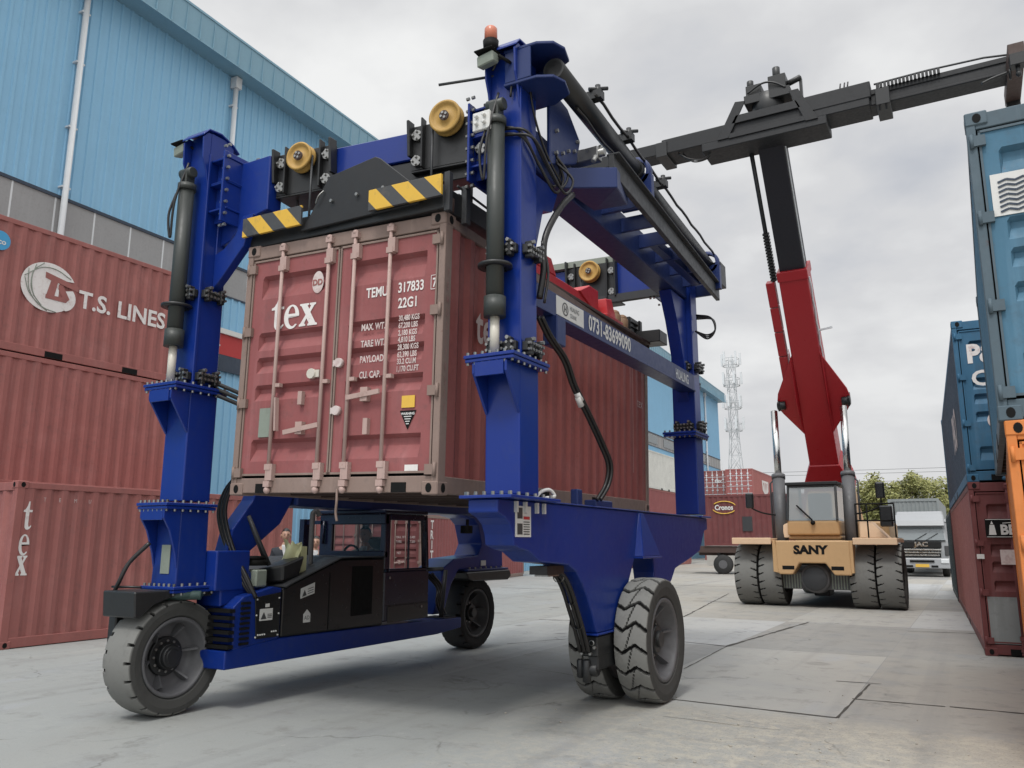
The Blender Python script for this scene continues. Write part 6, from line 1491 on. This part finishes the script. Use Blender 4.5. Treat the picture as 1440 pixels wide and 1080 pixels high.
def person(loc, rz, hgt, lab, jacket, seated=False, turn=0.):
    t = thing('person', lab, 'person', loc, (0, 0, rz), world=False)
    k = hgt / 1.78
    def S(*p): return tuple(c * k for c in p)
    def C_(*ps): return [(S(*p[:3]), (p[3] * k if not isinstance(p[3], tuple) else tuple(q * k for q in p[3]))) for p in ps]
    hip = (0, 0, .95)
    body = [C_((0, 0, .95, (.15, .11)), (0, .0, 1.12, (.135, .10)), (0, .01, 1.30, (.165, .11)), (0, .01, 1.43, (.11, .085)), (0, .0, 1.50, .058), (0, -.01, 1.58, .052))]
    leg = {}; arm = {}
    for s in (-1, 1):
        if seated: leg[s] = [(s * .09, 0, .93, .085), (s * .11, -.42, .97, .068), (s * .11, -.45, .55, .05), (s * .11, -.47, .50, .04), (s * .11, -.60, .46, .035)]
        else: leg[s] = [(s * .095, 0, .90, .088), (s * .10, -.01, .50, .06), (s * .10, .02, .12, .042), (s * .10, 0, .06, .042), (s * .105, -.14, .035, .035)]
        arm[s] = [(s * .17, .01, 1.41, .060), (s * .22, .03, 1.14, .043), (s * .22, -.06, .90, .032)] if not seated else [(s * .17, .01, 1.41, .060), (s * .24, -.02, 1.16, .043), (s * .16, -.26, 1.12, .032)]
        w_ = arm[s][-1]; dn = Vector((0, -.35, -.94)) if not seated else Vector((-s * .2, -.95, .1)); dn.normalize()
        body.append(C_((0, 0, .95, (.15, .11)), *leg[s]))
        body.append(C_((0, .01, 1.43, (.11, .085)), *arm[s]))
        palm = Vector(w_[:3]) + dn * .07
        body.append(C_(w_, (*palm, (.018, .034))))
        for q in range(4):
            L = (.075, .085, .08, .062)[q]; off = Vector((0, (-.03 + .02 * q), 0)) if not seated else Vector((s * (-.03 + .02 * q), 0, 0))
            a = palm + off + dn * .02; b = a + dn * L * .55; c2 = b + (dn + Vector((-s * .4, 0, 0))).normalized() * L * .45
            body.append(C_((*palm, (.018, .034)), (*a, .0095), (*b, .0085), (*c2, .007)))
        th = palm - dn * .03 + (Vector((-s * .01, -.035, 0)) if not seated else Vector((-s * .035, 0, .01)))
        body.append(C_((*palm, (.018, .034)), (*th, .011), (*(th + dn * .045), .009)))
    mb = skin_mb(body, S(*hip)); hc = S(0, -.02, 1.665)
    head_mb(mb, hc, turn)
    bo_ = obj('body', mb, SKIN, t)
    j = [C_((0, 0, .86, (.19, .14)), (0, 0, .97, (.18, .135)), (0, .0, 1.12, (.165, .125)), (0, .01, 1.30, (.19, .13)), (0, .01, 1.43, (.125, .10)), (0, .005, 1.49, (.078, .075)))]
    for s in (-1, 1): j.append(C_((0, .01, 1.43, (.125, .10)), *[(a, b, c, r + .018) for a, b, c, r in arm[s]]))
    obj('jacket', skin_mb(j, S(0, 0, .97)), jacket, t)
    l = [C_((0, 0, .96, (.155, .12)), (0, 0, .90, (.155, .12)))]
    for s in (-1, 1): l.append(C_((0, 0, .90, (.155, .12)), *[(a, b, c, r + .02) for a, b, c, r in leg[s][:4]]))
    obj('trousers', skin_mb(l, S(0, 0, .96)), TROUS, t)
    for s in (-1, 1):
        f_ = leg[s][-1]; h = leg[s][-2]; m = MB(); m.ball(S((f_[0] + h[0]) / 2, (f_[1] + h[1]) / 2, f_[2] + .005), (.05 * k, .14 * k, .045 * k), 12, 8); obj('shoe', m, SHOE, t)
    m = MB(); m.lathe([(1.44 * k, .082 * k), (1.50 * k, .070 * k), (1.515 * k, .064 * k)], (0, -.005, 0), 'z', 18); m.prism([(-.05 * k, 1.49 * k), (.05 * k, 1.49 * k), (.0, 1.28 * k)], 'y', -.135 * k, -.115 * k); obj('shirt', m, SHIRT, t)
    # hair cap: the upper back of the head
    n, mm = 24, 12; hm = MB(); cr, sr = math.cos(turn), math.sin(turn); vs = []
    for a in range(mm + 1):
        for i in range(n):
            th = 2 * PI * i / n; lim = (.60 - .30 * max(0, min(1, (.45 - math.sin(th)) / .9))) * PI
            ph = lim * a / mm; x = math.sin(ph) * math.cos(th) * .083; y = math.sin(ph) * math.sin(th) * .102 + .004; z = math.cos(ph) * .126 + .004
            vs.append((hc[0] + x * cr - y * sr, hc[1] + x * sr + y * cr, hc[2] + z))
    hm.add(vs, [(a * n + i, (a + 1) * n + i, (a + 1) * n + (i + 1) % n, a * n + (i + 1) % n) for a in range(mm) for i in range(n)], True); obj('hair', hm, HAIR, t)
    ey = MB()
    for s in (-1, 1):
        x, y, z = s * .031, -.087, .007; ey.ball((hc[0] + x * cr - y * sr, hc[1] + x * sr + y * cr, hc[2] + z), (.009, .008, .0045), 8, 6)
        x, y, z = s * .031, -.094, .027; ey.ball((hc[0] + x * cr - y * sr, hc[1] + x * sr + y * cr, hc[2] + z), (.018, .006, .0025), 8, 4)
    obj('eyes', ey, INK, bo_)
    m = MB(); x, y, z = 0, -.094, -.056; m.ball((hc[0] - y * sr * -1 * -1, hc[1] + y * cr, hc[2] + z), (.022, .009, .006), 10, 6); obj('lips', m, paint('lips', (.3, .1, .08), .5, .05, 0, (.2, .1, .1), .1), bo_)
    return t
person((-10.5, 10.5, 0), R(40), 1.87, 'man in a dark suit and white shirt standing behind the engine hood, looking aside', SUIT, turn=R(8))
person((-11.2, 12.0, 0), R(42), 1.74, 'second man beside the cab, only his face and pale collar showing', WORK, turn=R(0))
person((-7.40, 8.92, .06), R(5), 1.80, 'driver sitting in shade inside the gantry cab', WORK, seated=True, turn=R(10))

# ------------------------------------------------------------------ light, sky, camera
w = bpy.data.worlds.new('World'); SC.world = w; w.use_nodes = True
n = w.node_tree.nodes; l = w.node_tree.links; n.clear()
out = n.new('ShaderNodeOutputWorld'); bg1 = n.new('ShaderNodeBackground'); bg2 = n.new('ShaderNodeBackground')
sky = n.new('ShaderNodeTexSky'); sky.sky_type = 'NISHITA'; sky.sun_disc = False
EL, AZ = R(58), R(172)
sky.sun_elevation = EL; sky.sun_rotation = AZ
l.new(sky.outputs[0], bg1.inputs[0]); bg1.inputs[1].default_value = .05
tc = n.new('ShaderNodeTexCoord').outputs['Generated']
sp = n.new('ShaderNodeSeparateXYZ'); l.new(tc, sp.inputs[0])
zz = math_(n, l, 'MAXIMUM', sp.outputs[2], .12)
zz = math_(n, l, 'ADD', zz, .25)
cv = n.new('ShaderNodeCombineXYZ'); l.new(math_(n, l, 'DIVIDE', sp.outputs[0], zz), cv.inputs[0]); l.new(math_(n, l, 'DIVIDE', sp.outputs[1], zz), cv.inputs[1]); cv.inputs[2].default_value = 3.7
c1 = noise(n, l, cv.outputs[0], 1.5, 6, .5); c2 = noise(n, l, cv.outputs[0], 3.4, 5, .5)
cf_ = math_(n, l, 'ADD', math_(n, l, 'MULTIPLY', c1, .65), math_(n, l, 'MULTIPLY', c2, .35))
cc = mix(n, l, (.55, .575, .63), (.73, .735, .75), ramp(n, l, cf_, .36, .48))
cc = mix(n, l, cc, (.96, .965, .96), ramp(n, l, cf_, .49, .62, 0, 1))
cc = mix(n, l, cc, (.72, .72, .73), ramp(n, l, sp.outputs[2], .32, .02, 0, .8))
l.new(cc, bg2.inputs[0])
# overcast sky: brighter toward the zenith and around the veiled sun
sdv = n.new('ShaderNodeVectorMath'); sdv.operation = 'DOT_PRODUCT'; l.new(tc, sdv.inputs[0]); sdv.inputs[1].default_value = (math.sin(AZ) * math.cos(EL), math.cos(AZ) * math.cos(EL), math.sin(EL))
lum = math_(n, l, 'ADD', ramp(n, l, sp.outputs[2], .60, .92, 0, .9), ramp(n, l, sdv.outputs['Value'], .50, 1.0, 0, 1.5))
l.new(math_(n, l, 'ADD', lum, .97), bg2.inputs[1])
ms = n.new('ShaderNodeMixShader'); ms.inputs[0].default_value = .94
l.new(bg1.outputs[0], ms.inputs[1]); l.new(bg2.outputs[0], ms.inputs[2]); l.new(ms.outputs[0], out.inputs[0])
sd = bpy.data.lights.new('sun', 'SUN'); sd.energy = 1.5; sd.angle = R(11); sd.color = (1, .97, .92)
so_ = bpy.data.objects.new('sun', sd); COL.objects.link(so_)
# nishita: rotation measured from +Y towards +X; light travels from that direction
dirv = Vector((math.sin(AZ) * math.cos(EL), math.cos(AZ) * math.cos(EL), math.sin(EL)))
so_.rotation_euler = dirv.to_track_quat('Z', 'Y').to_euler()

cam = bpy.data.cameras.new('camera'); co = bpy.data.objects.new('camera', cam); COL.objects.link(co)
cam.sensor_width = 36; cam.lens = 36 * 1130.60 / 1440; cam.clip_end = 3000; cam.clip_start = .05
Fv = Vector((-0.484786, 0.853377, 0.191650)); Xv = Vector((0.869767, 0.493454, 0.002859)); Uv = Vector((0.092131, -0.168077, 0.981459))
co.matrix_world = Matrix(((Xv.x, Uv.x, -Fv.x, 0), (Xv.y, Uv.y, -Fv.y, 0), (Xv.z, Uv.z, -Fv.z, 1.6674), (0, 0, 0, 1)))
SC.camera = co
SC.view_settings.view_transform = 'Standard'; SC.view_settings.look = 'None'; SC.view_settings.exposure = 0
SC.render.engine = 'CYCLES'
SC.cycles.use_denoising = True
SC.cycles.max_bounces = 6
